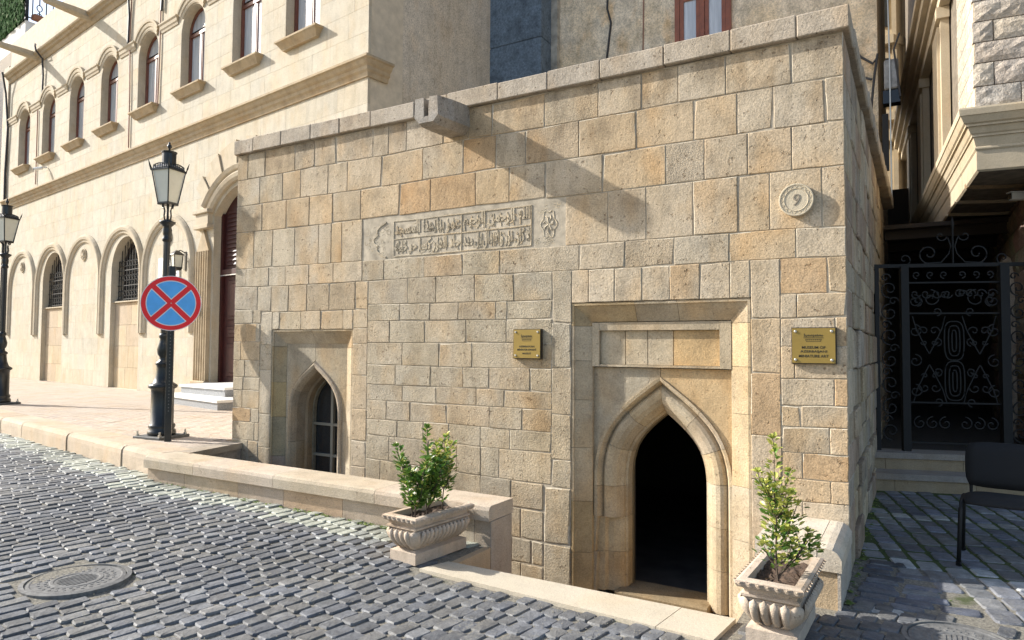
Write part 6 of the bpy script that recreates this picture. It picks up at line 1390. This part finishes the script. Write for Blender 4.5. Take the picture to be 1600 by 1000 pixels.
s = [wob(0, 0, .74, -.02, .03, 9)]; s += branches([q[:7] for q in s], .12, .13, 18); s += [[(0, 0, .03), (.05, .05, .10), (.11, .09, .17), (.14, .12, .22)], [(0, 0, .03), (.07, .05, .11), (.14, .08, .17), (.18, .10, .185)], [(.08, .06, .12), (.12, .10, .21), (.13, .11, .25)]]
shrub('euonymus_shrub', Vector((-.235, -1.36, .290)), 'cone shaped variegated yellow and green shrub in the right planter', s, 150, None, .62, .036, lambda h: .085*(1-.9*h)+.006)
# fallen leaves on the soil
g = G()
for (x, y) in ((-.31, -1.38), (-2.70, -1.02)): g.add([(x, y, .302), (x+.03, y+.01, .309), (x+.055, y+.035, .302), (x+.02, y+.03, .299)], [(0, 1, 2, 3)])
tag(g.make('fallen_leaf', plain_mat('dry_leaf', (.42, .34, .17), .7)), 'dry pale leaves lying on the planter soil', 'leaf')

# ---------------- chair ----------------
ch = empty('visitor_chair', (.92, .80, 0), 'black fabric stacking chair in the shade at the right edge', 'chair', rotz=rad(-6))
def cushion(w0, w1, d0, d1, z0, z1, name, tf, nx_=8, ny_=6):
    g = G()
    for s_ in (0, 1):
        for j in range(ny_+1):
            for i in range(nx_+1):
                a = i/nx_*2-1; b = j/ny_*2-1; k = (1-abs(a)**5)*(1-abs(b)**5); sx_ = 1-.10*abs(b)**4; sy_ = 1-.10*abs(a)**4
                g.v.append(tf(a*w0/2*sx_, b*d0/2*sy_, (z0 if s_ == 0 else z0+(z1-z0)*(.45+.55*k))))
    n = (nx_+1)*(ny_+1)
    for s_ in (0, 1):
        for j in range(ny_):
            for i in range(nx_):
                a = s_*n+j*(nx_+1)+i; q = (a, a+1, a+nx_+2, a+nx_+1); g.f.append(q if s_ else q[::-1])
    for i in range(nx_):
        g.f.append((i, i+1, n+i+1, n+i)); a = ny_*(nx_+1)+i; g.f.append((a+1, a, n+a, n+a+1))
    for j in range(ny_):
        a = j*(nx_+1); g.f.append((a+nx_+1, a, n+a, n+a+nx_+1)); b = a+nx_; g.f.append((b, b+nx_+1, n+b+nx_+1, n+b))
    return g.make(name, FABRIC, ch, smooth=True)
cushion(.47, 0, .42, 0, .425, .475, 'seat', lambda x, y, z: (x, y-.0, z))
cushion(.47, 0, .33, 0, 0, .045, 'backrest', lambda x, y, z: (x, .245+.02*((x/.235)**2)*-1 + y*.16 - z, .655+y))
for sx_ in (-1, 1):
    g = G(); g.tube([(sx_*.26, -.235, 0), (sx_*.245, -.20, .39), (sx_*.24, -.18, .425), (sx_*.24, -.10, .435), (sx_*.24, .10, .435), (sx_*.24, .17, .425), (sx_*.245, .185, .39), (sx_*.26, .235, 0)], .0145, 8); g.make('leg_frame', IRON, ch, smooth=True)
    G().tube([(sx_*.20, .15, .43), (sx_*.20, .215, .44), (sx_*.20, .23, .52), (sx_*.20, .25, .60)], .012, 6).make('back_support', IRON, ch)
    for y in (-.237, .237): G().lathe([(.018, 0), (.018, .03)], 8, sx_*.26, y).make('foot_cap', LENS, ch)
G().tube([(-.24, -.12, .43), (.24, -.12, .43)], .010, 6).make('cross_bar', IRON, ch)

# ---------------- alley: steps, gate ----------------
st2 = empty('alley_steps', (.6, 3.4, 0), 'two worn stone steps in shade below the iron gate', 'steps', world=True)
ca, sa = math.cos(rad(18.5)), math.sin(rad(18.5))
def gp(s, t, z=None):
    x, y = -.02 + s*ca - t*sa, 3.22 + s*sa + t*ca; return (x, y) if z is None else (x, y, z)
for i, (t0, z0, z1) in enumerate(((0, 0, .18), (.30, .18, .365))):
    cuts = [-.02, .22, 1.0, 1.9, 3.2]
    for a, b in zip(cuts[:-1], cuts[1:]): G().slab([gp(a+.002, t0), gp(b-.002, t0), gp(b-.002, 2.0), gp(a+.002, 2.0)], z0-.02, z1-.065).make('riser_stone', PAVE_WALL, st2, col=(.38,.30,.20,.6))
    G().slab([gp(-.02, t0-.025), gp(3.2, t0-.025), gp(3.2, t0+.33), gp(-.02, t0+.33)], z1-.063, z1).make('tread_stone', PAVE_WALL, st2, col=(.34,.30,.26,.6))
G().slab([gp(-.0, .32), gp(3.2, .32), (3.4, 16), (0.02, 16)], .0, .362).make('alley_floor', joint_mat('alley_paving', (.035,.033,.03), (.08,.075,.065), (.05,.06,.03), .6), kind='structure')
GO = Vector((-.02, 3.72, .365)); 
gate = empty('wrought_iron_gate', GO, 'black wrought iron gate with scrollwork closing the dark alley', 'gate', rotz=rad(18.5))
def bar(x0, z0, x1, z1, r=.012, name='bar', th=None, parent=None):
    g = G(); 
    if abs(x0-x1) < 1e-6: g.box(x0-r, x0+r, -r, r, z0, z1)
    elif abs(z0-z1) < 1e-6: g.box(x0, x1, -r, r, z0-r, z0+r)
    else: g.tube([(x0, 0, z0), (x1, 0, z1)], r, 4)
    return g.make(name, IRON, parent or gate)
for x, w_ in ((.045, .022), (.335, .040), (1.345, .045), (1.60, .02), (2.35, .04)): bar(x, 0, x, 2.10, w_, 'gate_post')
bar(0.0, 2.105, 2.4, 2.105, .020, 'top_rail')
leafg = G()
for z in (1.91, 1.56, .55, .10): bar(.375, z, 1.30, z, .009, 'gate_rail')
def spiral(cx, cz, r, turns, a0, dirn, n=22, shrink=.15): 
    return [(cx + r*(1-(1-shrink)*t/n)*math.cos(a0+dirn*turns*2*math.pi*t/n), 0, cz + r*(1-(1-shrink)*t/n)*math.sin(a0+dirn*turns*2*math.pi*t/n)) for t in range(n+1)]
def scroll(*a, r=.0088, **k): G().tube(spiral(*a, **k), r, 4, cap=False).make('scroll', IRON, gate)
# crest above the rail
for s_ in (-1, 1):
    c = .845
    scroll(c+s_*.245, 2.105+.135, .115, 1.25, (-math.pi/2), s_, r=.009); scroll(c+s_*.50, 2.105+.075, .072, 1.1, -math.pi/2, -s_, r=.008)
    scroll(c+s_*.12, 2.105+.335, .065, 1.0, (0 if s_ < 0 else math.pi), s_, r=.008)
    G().tube([(c+s_*.30, 0, 2.13), (c+s_*.12, 0, 2.14), (c+s_*.04, 0, 2.24), (c+s_*.02, 0, 2.32), (c+s_*.05, 0, 2.42)], .008, 4).make('scroll', IRON, gate)
G().tube([(.845, 0, 2.105), (.845, 0, 2.35), (.845, 0, 2.50), (.845, 0, 2.56), (.845, 0, 2.66)], [.010, .012, .010, .022, .002], 6).make('spear_finial', IRON, gate)
# gate leaf: hearts, scrolls and twin loops
for s_ in (-1, 1):
    c = .84
    for (zc, fl) in ((1.26, 1), (.82, -1)):
        hx = c+s_*.255
        scroll(hx-.055, zc+fl*.10, .055, 1.0, math.pi if fl > 0 else math.pi, -fl); scroll(hx+.055, zc+fl*.10, .055, 1.0, 0, fl)
        scroll(hx-.05, zc-fl*.03, .035, .9, math.pi, fl); scroll(hx+.05, zc-fl*.03, .035, .9, 0, -fl)
        for s2 in (-1, 1): G().tube([(hx+s2*.17, 0, zc+fl*.27), (hx+s2*.13, 0, zc+fl*.12), (hx+s2*.04, 0, zc-fl*.08), (hx, 0, zc-fl*.16)], .0085, 4).make('scroll', IRON, gate)
    for zc in (1.73,):
        scroll(c+s_*.23, zc, .10, 1.3, math.pi/2, s_); scroll(c+s_*.37, zc-.03, .06, 1.1, -math.pi/2, -s_); scroll(c+s_*.09, zc+.05, .05, 1.1, 0, s_)
    for k in range(3): scroll(c+s_*(.09+.14*k), 2.0, .045, 1.1, -math.pi/2, s_)
    for k in range(3): scroll(c+s_*(.10+.13*k), .32, .075, 1.2, math.pi/2, -s_)
for zc in (1.25, .80):
    for k, (w_, h_) in enumerate(((.10, .22), (.058, .17), (.022, .12))):
        pts = [(.84+w_*math.copysign(abs(math.cos(a))**.6, math.cos(a)), 0, zc+h_*math.copysign(abs(math.sin(a))**.6, math.sin(a))) for a in [2*math.pi*i/18 for i in range(19)]]
        G().tube(pts, .0088, 4, cap=False).make('long_loop', IRON, gate)
for s_ in (-1, 1):
    for zc in (1.70, 1.36, 1.02, .68): scroll(.84+s_*.40, zc, .075, 1.3, math.pi/2, s_); scroll(.84+s_*.17, zc-.12, .05, 1.2, -math.pi/2, -s_)
    for k in range(4): scroll(.84+s_*(.06+.11*k), 1.88-.10, .055, 1.2, 0, s_)
for (xa, xb) in ((.067, .295), (1.39, 1.58), (1.62, 2.31)):
    xm = (xa+xb)/2; w_ = min(.10, (xb-xa)/2.2)
    for k in range(7):
        z = .22+k*.27; scroll(xm, z, w_, 1.3, math.pi/2 if k % 2 else -math.pi/2, 1 if k % 2 else -1)
        scroll(xm+(w_*.4 if k % 2 else -w_*.4), z+.13, w_*.55, 1.1, 0, 1)
    if xb-xa > .5:
        for k in range(7): scroll(xm+.22, .22+k*.27, .09, 1.3, 0, 1)

# ---------------- plaster building behind the museum ----------------
pb = empty('plaster_house', (-3.9, 7.5, 0), 'weathered ochre plaster house rising behind the museum roof', 'building', world=True)
G().box(-7.70, -.055, 7.165, 11.2, 0, 13).make('front_wall', PLASTER, pb)
ew = empty('townhouse_end_wall', (-7.8, 5.3, 0), 'tall shaded grey plaster end wall between the cream house and the ochre one', 'wall', world=True)
G().slab([(-7.70, 3.462), (-7.69, 7.163), (-8.4, 7.163), (-8.4, 3.60)], 0, 13).make('plaster_face', PLASTER2, ew)
G().tube([(-7.69, 3.75, 6.32), (-7.69, 5.3, 5.95), (-7.69, 7.1, 5.75)], .016, 5).make('cable', CABLE, ew)
# blue grey stone pier
pier = empty('blue_grey_pier', (-6.7, 6.9, 0), 'blue grey rendered chimney pier standing against the ochre plaster house', 'pier', world=True)
BLUE = stone_mat('blue_grey_render', (.13, .175, .225), rough=.75, fine=1.2, pits=.0, stain=.0, var=.45, streak=0, fine_scale=20)
for a, b in ((3.7, 5.35), (5.36, 7.71), (7.72, 10.2)): G().bbox(-7.22, -5.93, 6.62, 7.16, a, b, .012).make('rendered_section', BLUE, pier)
for x in (-5.86, -7.36): G().box(x-.07, x+.07, 7.05 if x > -6 else 6.95, 7.16, 3.7, 12).make('mortar_band', plain_mat('pale_mortar_band', (.40, .38, .33), .95, nscale=5, nvar=.4), pier)
crack = G(); 
G().tube([(-4.70, 7.15, 9.2), (-4.74, 7.15, 8.2), (-4.66, 7.15, 7.9), (-4.76, 7.15, 7.1), (-4.86, 7.15, 6.0)], .022, 5).make('downpipe_cable', CABLE, pb)
G().tube([(-3.98, 7.155, 9.2), (-4.0, 7.155, 7.6), (-4.02, 7.155, 6.0)], .014, 5).make('thin_pipe', PIPE, pb)
wx0, wx1, wz0, wz1 = -3.37, -2.35, 6.4, 8.75
wf = G(); fr = .09
wf.box(wx0, wx0+fr, 7.10, 7.17, wz0, wz1); wf.box(wx1-fr, wx1, 7.10, 7.17, wz0, wz1); wf.box(wx0+fr, wx1-fr, 7.10, 7.17, 8.02, 8.12); wf.box(-2.90, -2.82, 7.095, 7.17, wz0, 8.02); wf.box(wx0+fr, wx1-fr, 7.10, 7.17, wz1-fr, wz1)
wfo = wf.make('window_frame', WOOD2, pb)
for (a, b) in ((wx0+fr+.005, -2.905), (-2.815, wx1-fr-.005)):
    g = G(); g.box(a, a+.07, 7.11, 7.165, wz0, 8.0); g.box(b-.07, b, 7.11, 7.165, wz0, 8.0); g.box(a+.07, b-.07, 7.11, 7.165, 7.93, 8.0); g.make('casement', WOOD2, wfo)
    G().box(a+.07, b-.07, 7.135, 7.15, wz0, 7.93).make('pane', PANE, wfo)
G().box(wx0+fr, wx1-fr, 7.135, 7.15, 8.12, wz1-fr).make('pane', PANE, wfo)
# cables at the right end
for pts in (((-.50, 7.12, 6.6), (-.30, 7.12, 6.28), (-.12, 7.10, 6.12), (-.05, 7.06, 6.2)), ((-.05, 7.05, 6.25), (-.10, 7.05, 5.9), (-.14, 7.05, 5.5), (-.17, 7.05, 5.1)), ((-.45, 7.12, 5.95), (-.25, 7.1, 5.92), (-.14, 7.06, 5.85))):
    G().tube(pts, .02, 5).make('loose_cable', CABLE, pb)

# ---------------- farther alley house with the lit mouldings ----------------
E_ = empty('alley_house', (.4, 14, 0), 'distant pale house with moulded cornices seen through the gap above the alley', 'building', world=True)
G().slab([(-.30, 13.8), (.02, 13.8), (1.7, 16.0), (1.7, 19), (-.30, 19)], 0, 15.0).make('wall', RSTONE, E_)
for i, x in enumerate((.02, .22, .44)):
    G().slab([(x, 13.66+i*.27), (x+.10, 13.66+i*.27), (x+.24, 13.95+i*.27), (x+.08, 13.98+i*.27)], 5.0, 15.0).make('pilaster', RSTONE, E_)
for z in (6.6, 7.1, 9.0, 10.4): G().slab([(-.34, 13.6), (.06, 13.58), (1.6, 15.6), (1.6, 16.1), (-.34, 13.9)], z, z+.20).make('cornice', RSTONE, E_)
for z in (7.5, 9.5): G().slab([(-.22, 13.76), (-.04, 13.76), (-.04, 13.9), (-.22, 13.9)], z, z+1.2).make('window', PANED, E_)
mb = empty('electric_meter_box', (.14, 7.05, 5.75), 'grey electric box with cables hung at the end of the ochre house', 'electric box')
G().bbox(-.10, .10, -.15, .10, -.15, .32, .02).make('casing', plain_mat('grey_box', (.22, .23, .24), .5, nscale=9, nvar=.4), mb); G().box(-.12, .12, -.10, .10, -.36, -.155).make('painted_shadow_block', LENS, mb)  # solid black block paints the shade below the casing
G().tube([(.12, -.16, .7), (.04, -.17, .45), (.08, -.17, .1), (.12, -.16, -.3)], .015, 5).make('cable', CABLE, mb)
G().box(-.14, -.05, -.02, .06, -1.4, -.5).make('bracket', IRON, mb); G().tube([(-.04, -.16, 1.8), (-.02, -.16, .3), (-.02, -.16, -2.0)], .012, 5).make('conduit', STEEL, mb)

# ---------------- right hand house: rough stone corner, cornice, pilasters ----------------
RC = Vector((.99, 3.5, 0)); ra = rad(-3.9)       # its left face runs back from this corner
rh = empty('corner_house', RC, 'rough stone corner house with a moulded cornice overhanging the alley', 'building', rotz=0)
rd = Vector((-.0681, .9977, 0)); rn = Vector((-rd.y, rd.x, 0))      # along the face, and outwards (to the left)
fd = Vector((.985, .10, 0)).normalized()                             # along the front
def rp(a, o, z): p = rd*a + rn*o; return (p.x, p.y, z)
def rf(a, o, z): p = fd*a + Vector((fd.y, -fd.x, 0))*o; return (p.x, p.y, z)
g = G(); g.v = [rp(.02, -.02, 3.42), rp(14, -.02, 3.42), rp(14, -3, 3.42), rf(3.4, -.02, 3.42)]; g.v += [(x, y, 14.0) for x, y, z in g.v]
g.f = [(3, 2, 1, 0), (4, 5, 6, 7), (0, 1, 5, 4), (1, 2, 6, 5), (2, 3, 7, 6), (3, 0, 4, 7)]; g.make('wall_core', DMORT, rh)
rs = random.Random(61)
def rock(face, a0, a1, z0, z1, amp, col, name='rough_stone', par=rh, ox=0):
    nx_ = max(3, int((a1-a0)/.075)); nz_ = 4; g = G()
    for j in range(nz_+1):
        for i in range(nx_+1):
            e = min(i, nx_-i, j, nz_-j) == 0; o = (.004 if e else amp*rs.uniform(.45, 1.2)) + ox
            g.v.append(face(a0+.005+(a1-a0-.010)*i/nx_ + (0 if e else rs.uniform(-.012, .012)), o, z0+.005+(z1-z0-.010)*j/nz_ + (0 if e else rs.uniform(-.008, .008))))
    for j in range(nz_):
        for i in range(nx_): a = j*(nx_+1)+i; g.f.append((a, a+1, a+nx_+2, a+nx_+1))
    n = len(g.v)
    for (i, j) in ((0, 0), (nx_, 0), (nx_, nz_), (0, nz_)): g.v.append(face(a0+.005+(a1-a0-.010)*i/nx_, -.06+ox, z0+.005+(z1-z0-.010)*j/nz_))
    q = [0, nx_, (nz_+1)*(nx_+1)-1, nz_*(nx_+1)]
    rows = [[j*(nx_+1)+i for i in range(nx_+1)] for j in (0, nz_)]
    g.f.append(tuple(rows[0][::-1]) + (n, n+1)); g.f.append(tuple(rows[1]) + (n+2, n+3))
    l = [j*(nx_+1) for j in range(nz_+1)]; r_ = [j*(nx_+1)+nx_ for j in range(nz_+1)]; g.f.append(tuple(l) + (n+3, n)); g.f.append(tuple(r_[::-1]) + (n+1, n+2))
    return g.make(name, ROCK, par, smooth=False, col=(*col, .8))
RCOL = [(.45,.41,.36), (.48,.42,.35), (.43,.40,.36), (.50,.45,.38), (.46,.40,.34)]
z = 4.07; r = 0
while z < 6.6:
    h = rs.choice([.225, .24, .25]); a = 0
    a = -.02 if r % 2 else .0; rb = rs.uniform(.95, 1.05)
    while a < 2.6:
        L = rs.uniform(.34, .62) if not (a <= .0 and r % 2) else .19
        rock(rf, a, a+L, z, z+h, .020, tuple(v_*rb for v_ in rs.choice(RCOL))); a += L
    # quoin band on the left face: long smooth blocks with slanted chisel marks
    rock(rp, .0, .55 if r % 2 else .42, z, z+h, .010, (.55,.48,.37), 'quoin_stone'); rock(rp, .55 if r % 2 else .42, 1.25, z, z+h, .014, (.42,.38,.31), 'quoin_stone')
    z += h; r += 1
def rbox(a0, a1, o0, o1, z0, z1, name, m=RSTONE, par=rh, taper=0):
    g = G(); g.v = [rp(a0, o0, z0), rp(a1, o0, z0), rp(a1, o1, z0), rp(a0, o1, z0), rp(a0, o0, z1), rp(a1, o0, z1), rp(a1, o1, z1), rp(a0, o1, z1)]
    g.f = [(3, 2, 1, 0), (4, 5, 6, 7), (0, 1, 5, 4), (1, 2, 6, 5), (2, 3, 7, 6), (3, 0, 4, 7)]; return g.make(name, m, par)
for a in (2.0, 4.7, 7.4):
    rbox(a, a+.85, .0, .10, 4.0, 5.95, 'pilaster'); rbox(a+.12, a+.73, .10, .13, 4.0, 5.9, 'pilaster'); rbox(a-.05, a+.9, .0, .15, 5.95, 6.10, 'capital')
# upper cornice above the pilasters
for i, (o, z0, z1) in enumerate(((.12, 6.11, 6.27), (.18, 6.27, 6.40), (.26, 6.40, 6.57), (.32, 6.57, 6.69))): rbox(1.7, 14, .0, o, z0, z1-.003, 'upper_cornice')
# moulded cornice of the bay: profile (projection, height) mitred round the corner
prof = [(-.02, 3.40), (.0, 3.42), (.0, 3.62), (.016, 3.64), (.016, 3.655), (.006, 3.665), (.03, 3.76), (.045, 3.765), (.045, 3.785), (.06, 3.80), (.085, 3.86), (.105, 3.865), (.105, 3.885), (.125, 3.90), (.155, 3.965), (.165, 3.97), (.17, 4.03), (.165, 4.05), (-.02, 4.06)]
g = G(); st_ = []
corner = []
for (o, z) in prof:
    # mitre point: intersection of both offset faces
    nf = Vector((fd.y, -fd.x, 0)); A = Matrix(((rn.x, rn.y), (nf.x, nf.y))); 
    p = A.inverted() @ Vector((o, o)); corner.append((p.x, p.y, z))
left = [tuple(Vector(rp(9.0, o, z))) for o, z in prof]; right = [tuple(Vector(rf(3.4, o, z))) for o, z in prof]
m_ = len(prof)
cornice = G()
segL = [i/8 for i in range(9)]
def lerp3(p, q, t): return tuple(p[i]+(q[i]-p[i])*t for i in range(3))
for k in range(8):
    A_ = [lerp3(c, l, k/8 + (.0005 if k else 0)) for c, l in zip(corner, left)]; B_ = [lerp3(c, l, (k+1)/8-.0005) for c, l in zip(corner, left)]
    g = G(); g.v = A_+B_; g.f = [(i, (i+1) % m_, (i+1) % m_+m_, i+m_) for i in range(m_)] + [tuple(range(m_)), tuple(range(2*m_-1, m_-1, -1))]; g.make('cornice_length', RSTONE, rh)
for k in range(3):
    A_ = [lerp3(c, l, k/3) for c, l in zip(corner, right)]; B_ = [lerp3(c, l, (k+1)/3-.0005) for c, l in zip(corner, right)]
    g = G(); g.v = A_+B_; g.f = [(i, (i+1) % m_, (i+1) % m_+m_, i+m_) for i in range(m_)] + [tuple(range(m_)), tuple(range(2*m_-1, m_-1, -1))]; g.make('cornice_length', RSTONE, rh)
# soffit under the bay with shallow bowed ribs, lower rough wall, pale arched doorway
g = G(); pts = [rp(.0, .0, 3.44), rp(14, .0, 3.44), rp(14, -3, 3.44), rf(3.4, .0, 3.44)]; g.v = pts + [(x, y, 3.50) for x, y, z in pts]; g.f = [(3, 2, 1, 0), (4, 5, 6, 7)]; g.make('soffit', stone_mat('soffit_stone', (.28, .20, .12), stain=.5), rh)
for i in range(5):
    a = .8+i*.9; pts = [Vector(rp(a+.20*math.sin(t/8*math.pi), -t/8*1.6, 3.44-.02)) for t in range(9)]
    G().tube(pts, .035, 6).make('soffit_rib', stone_mat('soffit_stone', (.28, .20, .12)), rh) if i == 0 else None
    if i: G().tube(pts, .035, 6).make('soffit_rib', RSTONE, rh)
lw2 = empty('lower_alley_wall', (1.5, 5.5, .36), 'rough stone wall under the overhang with a pale arched doorway', 'wall', world=True)
G().box(1.56, 3.4, 4.15, 16, .3, 3.43).make('wall_core', DMORT, lw2)
z = .36
while z < 3.4:
    h = rs.choice([.24, .28, .31]); a = 4.05; z1 = min(z+h, 3.42)
    while a < 9:
        L = rs.uniform(.35, .6)
        if not (6.05 < a+L/2 < 7.45 and z < 2.75): rock(lambda s_, o, zz: (1.56-o, s_, zz), a, a+L, z, z1, .03, tuple(v_*rs.uniform(.75, 1.0) for v_ in (.30,.25,.18)), 'rough_stone', lw2)
        a += L
    z += h
arch = rounded(6.75, .52, .36, 2.2, 8)
o = sweep(arch, [(0, .05), (0, -.05), (.03, -.07), (.10, -.07), (.13, -.03), (.13, .05)], 0, 1)
o.v = [(1.55+y, x, z) for x, y, z in o.v]; o.make('doorway_arch', stone_mat('pale_arch_stone', (.58, .52, .43), stain=.2, pits=0), lw2)
G().box(1.545, 1.60, 6.25, 7.25, .36, 2.55).make('pale_door', plain_mat('pale_door_paint', (.42, .42, .40), .6), lw2)
cm = empty('security_camera', (1.52, 4.45, 3.27), 'white box camera on the wall under the overhang at the right edge', 'security camera', rotz=rad(20))
G().bbox(-.17, .0, -.045, .045, -.04, .04, .008).make('housing', WHITE, cm); G().box(-.18, -.172, -.035, .035, -.032, .032).make('lens', LENS, cm); G().tube([(-.02, 0, 0), (.08, 0, .05)], .02, 6).make('bracket', WHITE, cm); G().bbox(-.19, .01, -.05, .05, .041, .052, .003).make('sunshield', WHITE, cm)

# added roof over the alley beyond the gate, put there to darken it
cp = empty('alley_shade_roof', (.8, 9, 3.4), 'added dark roof keeping daylight out of the alley beyond the iron gate', 'roof', world=True)
for k in range(10): G().box(.03, 1.58, 6.35+k*.9, 7.22+k*.9, 3.30, 3.36).make('shade_roof_board', DARKIN, cp)
for k in range(7): G().box(.03, 1.58, 6.5+k*1.4, 6.62+k*1.4, 3.16, 3.298).make('shade_roof_beam', DARKIN, cp)
# added wall far down the alley, stops light coming in from behind
tag(G().box(-.8, 1.7, 11.25, 11.5, 0, 4.9).make('alley_light_stop_wall', DARKIN, None), 'added dark wall shutting light out of the far end of the alley', 'wall')


# ---------------- house with the green hedge balcony, far left ----------------
fh = empty('balcony_house', (-30, 8, 0), 'white rendered house with a hedge screened balcony beyond the cream house', 'building', world=True)
dl = Vector((-.990, .140, 0)); C0 = Vector((-30, 7.99, 0))
def fp(a, b, z): p = C0 + dl*a + Vector((0, 1, 0))*b; return (p.x, p.y, z)
def fbox(a0, a1, b0, b1, z0, z1, name, m):
    g = G(); g.v = [fp(a0, b0, z0), fp(a1, b0, z0), fp(a1, b1, z0), fp(a0, b1, z0), fp(a0, b0, z1), fp(a1, b0, z1), fp(a1, b1, z1), fp(a0, b1, z1)]
    g.f = [(3, 2, 1, 0), (4, 5, 6, 7), (0, 1, 5, 4), (1, 2, 6, 5), (2, 3, 7, 6), (3, 0, 4, 7)]; return g.make(name, m, fh)
fbox(-.0, 16, 0, 9, 13.6, 14.45, 'balcony_slab', WHITEW)
fbox(.0, .35, .0, .3, 11, 13.6, 'corner_post', WHITEW)
fbox(.35, 16, 1.6, 9, 0, 13.6, 'recessed_wall', PINKW); fbox(.02, .35, .3, 9, 0, 13.6, 'side_wall', PINKW)
fbox(-5, 16, 6.5, 9, 14.45, 19, 'upper_wall', WHITEW)
fbox(.9, 16, -1.2, 1.5, 0, 12.0, 'front_wing', WHITEW)
hb = fbox(.05, 12, .02, .12, 14.45, 16.6, 'screen_frame', plain_mat('dark_green_screen', (.012, .03, .010), .95, spec=.05))
# artificial hedge leaves on the balcony screen
vs = []; fs = []; cs = []; r_ = random.Random(9)
for k in range(5200):
    a = r_.uniform(.05, 9.0); z = r_.uniform(14.45, 16.8); b = -.0 - r_.uniform(0, .12); n = len(vs); s_ = r_.uniform(.05, .09); t1 = r_.uniform(0, 6.28)
    x, y, zz = fp(a, b, z)
    for (i, j) in ((-1, -.6), (1, -.6), (1, .6), (-1, .6)):
        u_ = i*math.cos(t1)-j*math.sin(t1); v_ = i*math.sin(t1)+j*math.cos(t1); vs.append((x+u_*s_*dl.x, y+u_*s_*dl.y + r_.uniform(-.03, .03), zz+v_*s_))
    fs.append((n, n+1, n+2, n+3)); c = (r_.random(), 1 if r_.random() < .05 else 0, 0, 1); cs += [c]*4
o = M('hedge_leaves', vs, fs, HEDGE, fh, kind='stuff'); tone_attr(o.data, cs)
rl = empty('balcony_railing', (-30, 9, 14.45), 'dark wrought iron balcony railing at the top left', 'railing', world=True)
def rtube(pts, r, name): G().tube([fp(0.03, b, z) for b, z in pts], r, 4).make(name, IRON, rl)
rtube([(0, 15.65), (5, 15.65)], .05, 'handrail'); rtube([(0, 14.62), (5, 14.62)], .03, 'bottom_rail'); rtube([(.03, 14.45), (.03, 16.3)], .07, 'rail_post')
for i in range(1, 20):
    b = i*.25
    if i % 2: rtube([(b, 14.62), (b, 15.65)], .022, 'baluster')
    else:
        G().tube([fp(.03, b+.10*math.cos(t), 15.13+.13*math.sin(t)) for t in [2*math.pi*q/10 for q in range(11)]], .02, 4, cap=False).make('baluster_ring', IRON, rl)
        rtube([(b, 14.62), (b, 15.0)], .022, 'baluster'); rtube([(b, 15.26), (b, 15.65)], .022, 'baluster')
        G().tube([fp(.03, b+.09*math.cos(t), 14.82+.10*math.sin(t)) for t in [math.pi*q/6 for q in range(7)]], .018, 4, cap=False).make('baluster_ring', IRON, rl)
tr = empty('flower_trough', fp(-.12, .9, 14.52), 'terracotta flower trough hung on the balcony railing', 'flower pot')
G().bbox(-.12, .12, -.7, .7, 0, .22, .03).make('trough', TERRA, tr); G().box(-.09, .09, -.65, .65, .20, .235).make('soil', SOIL, tr)
bpy.context.view_layer.update()
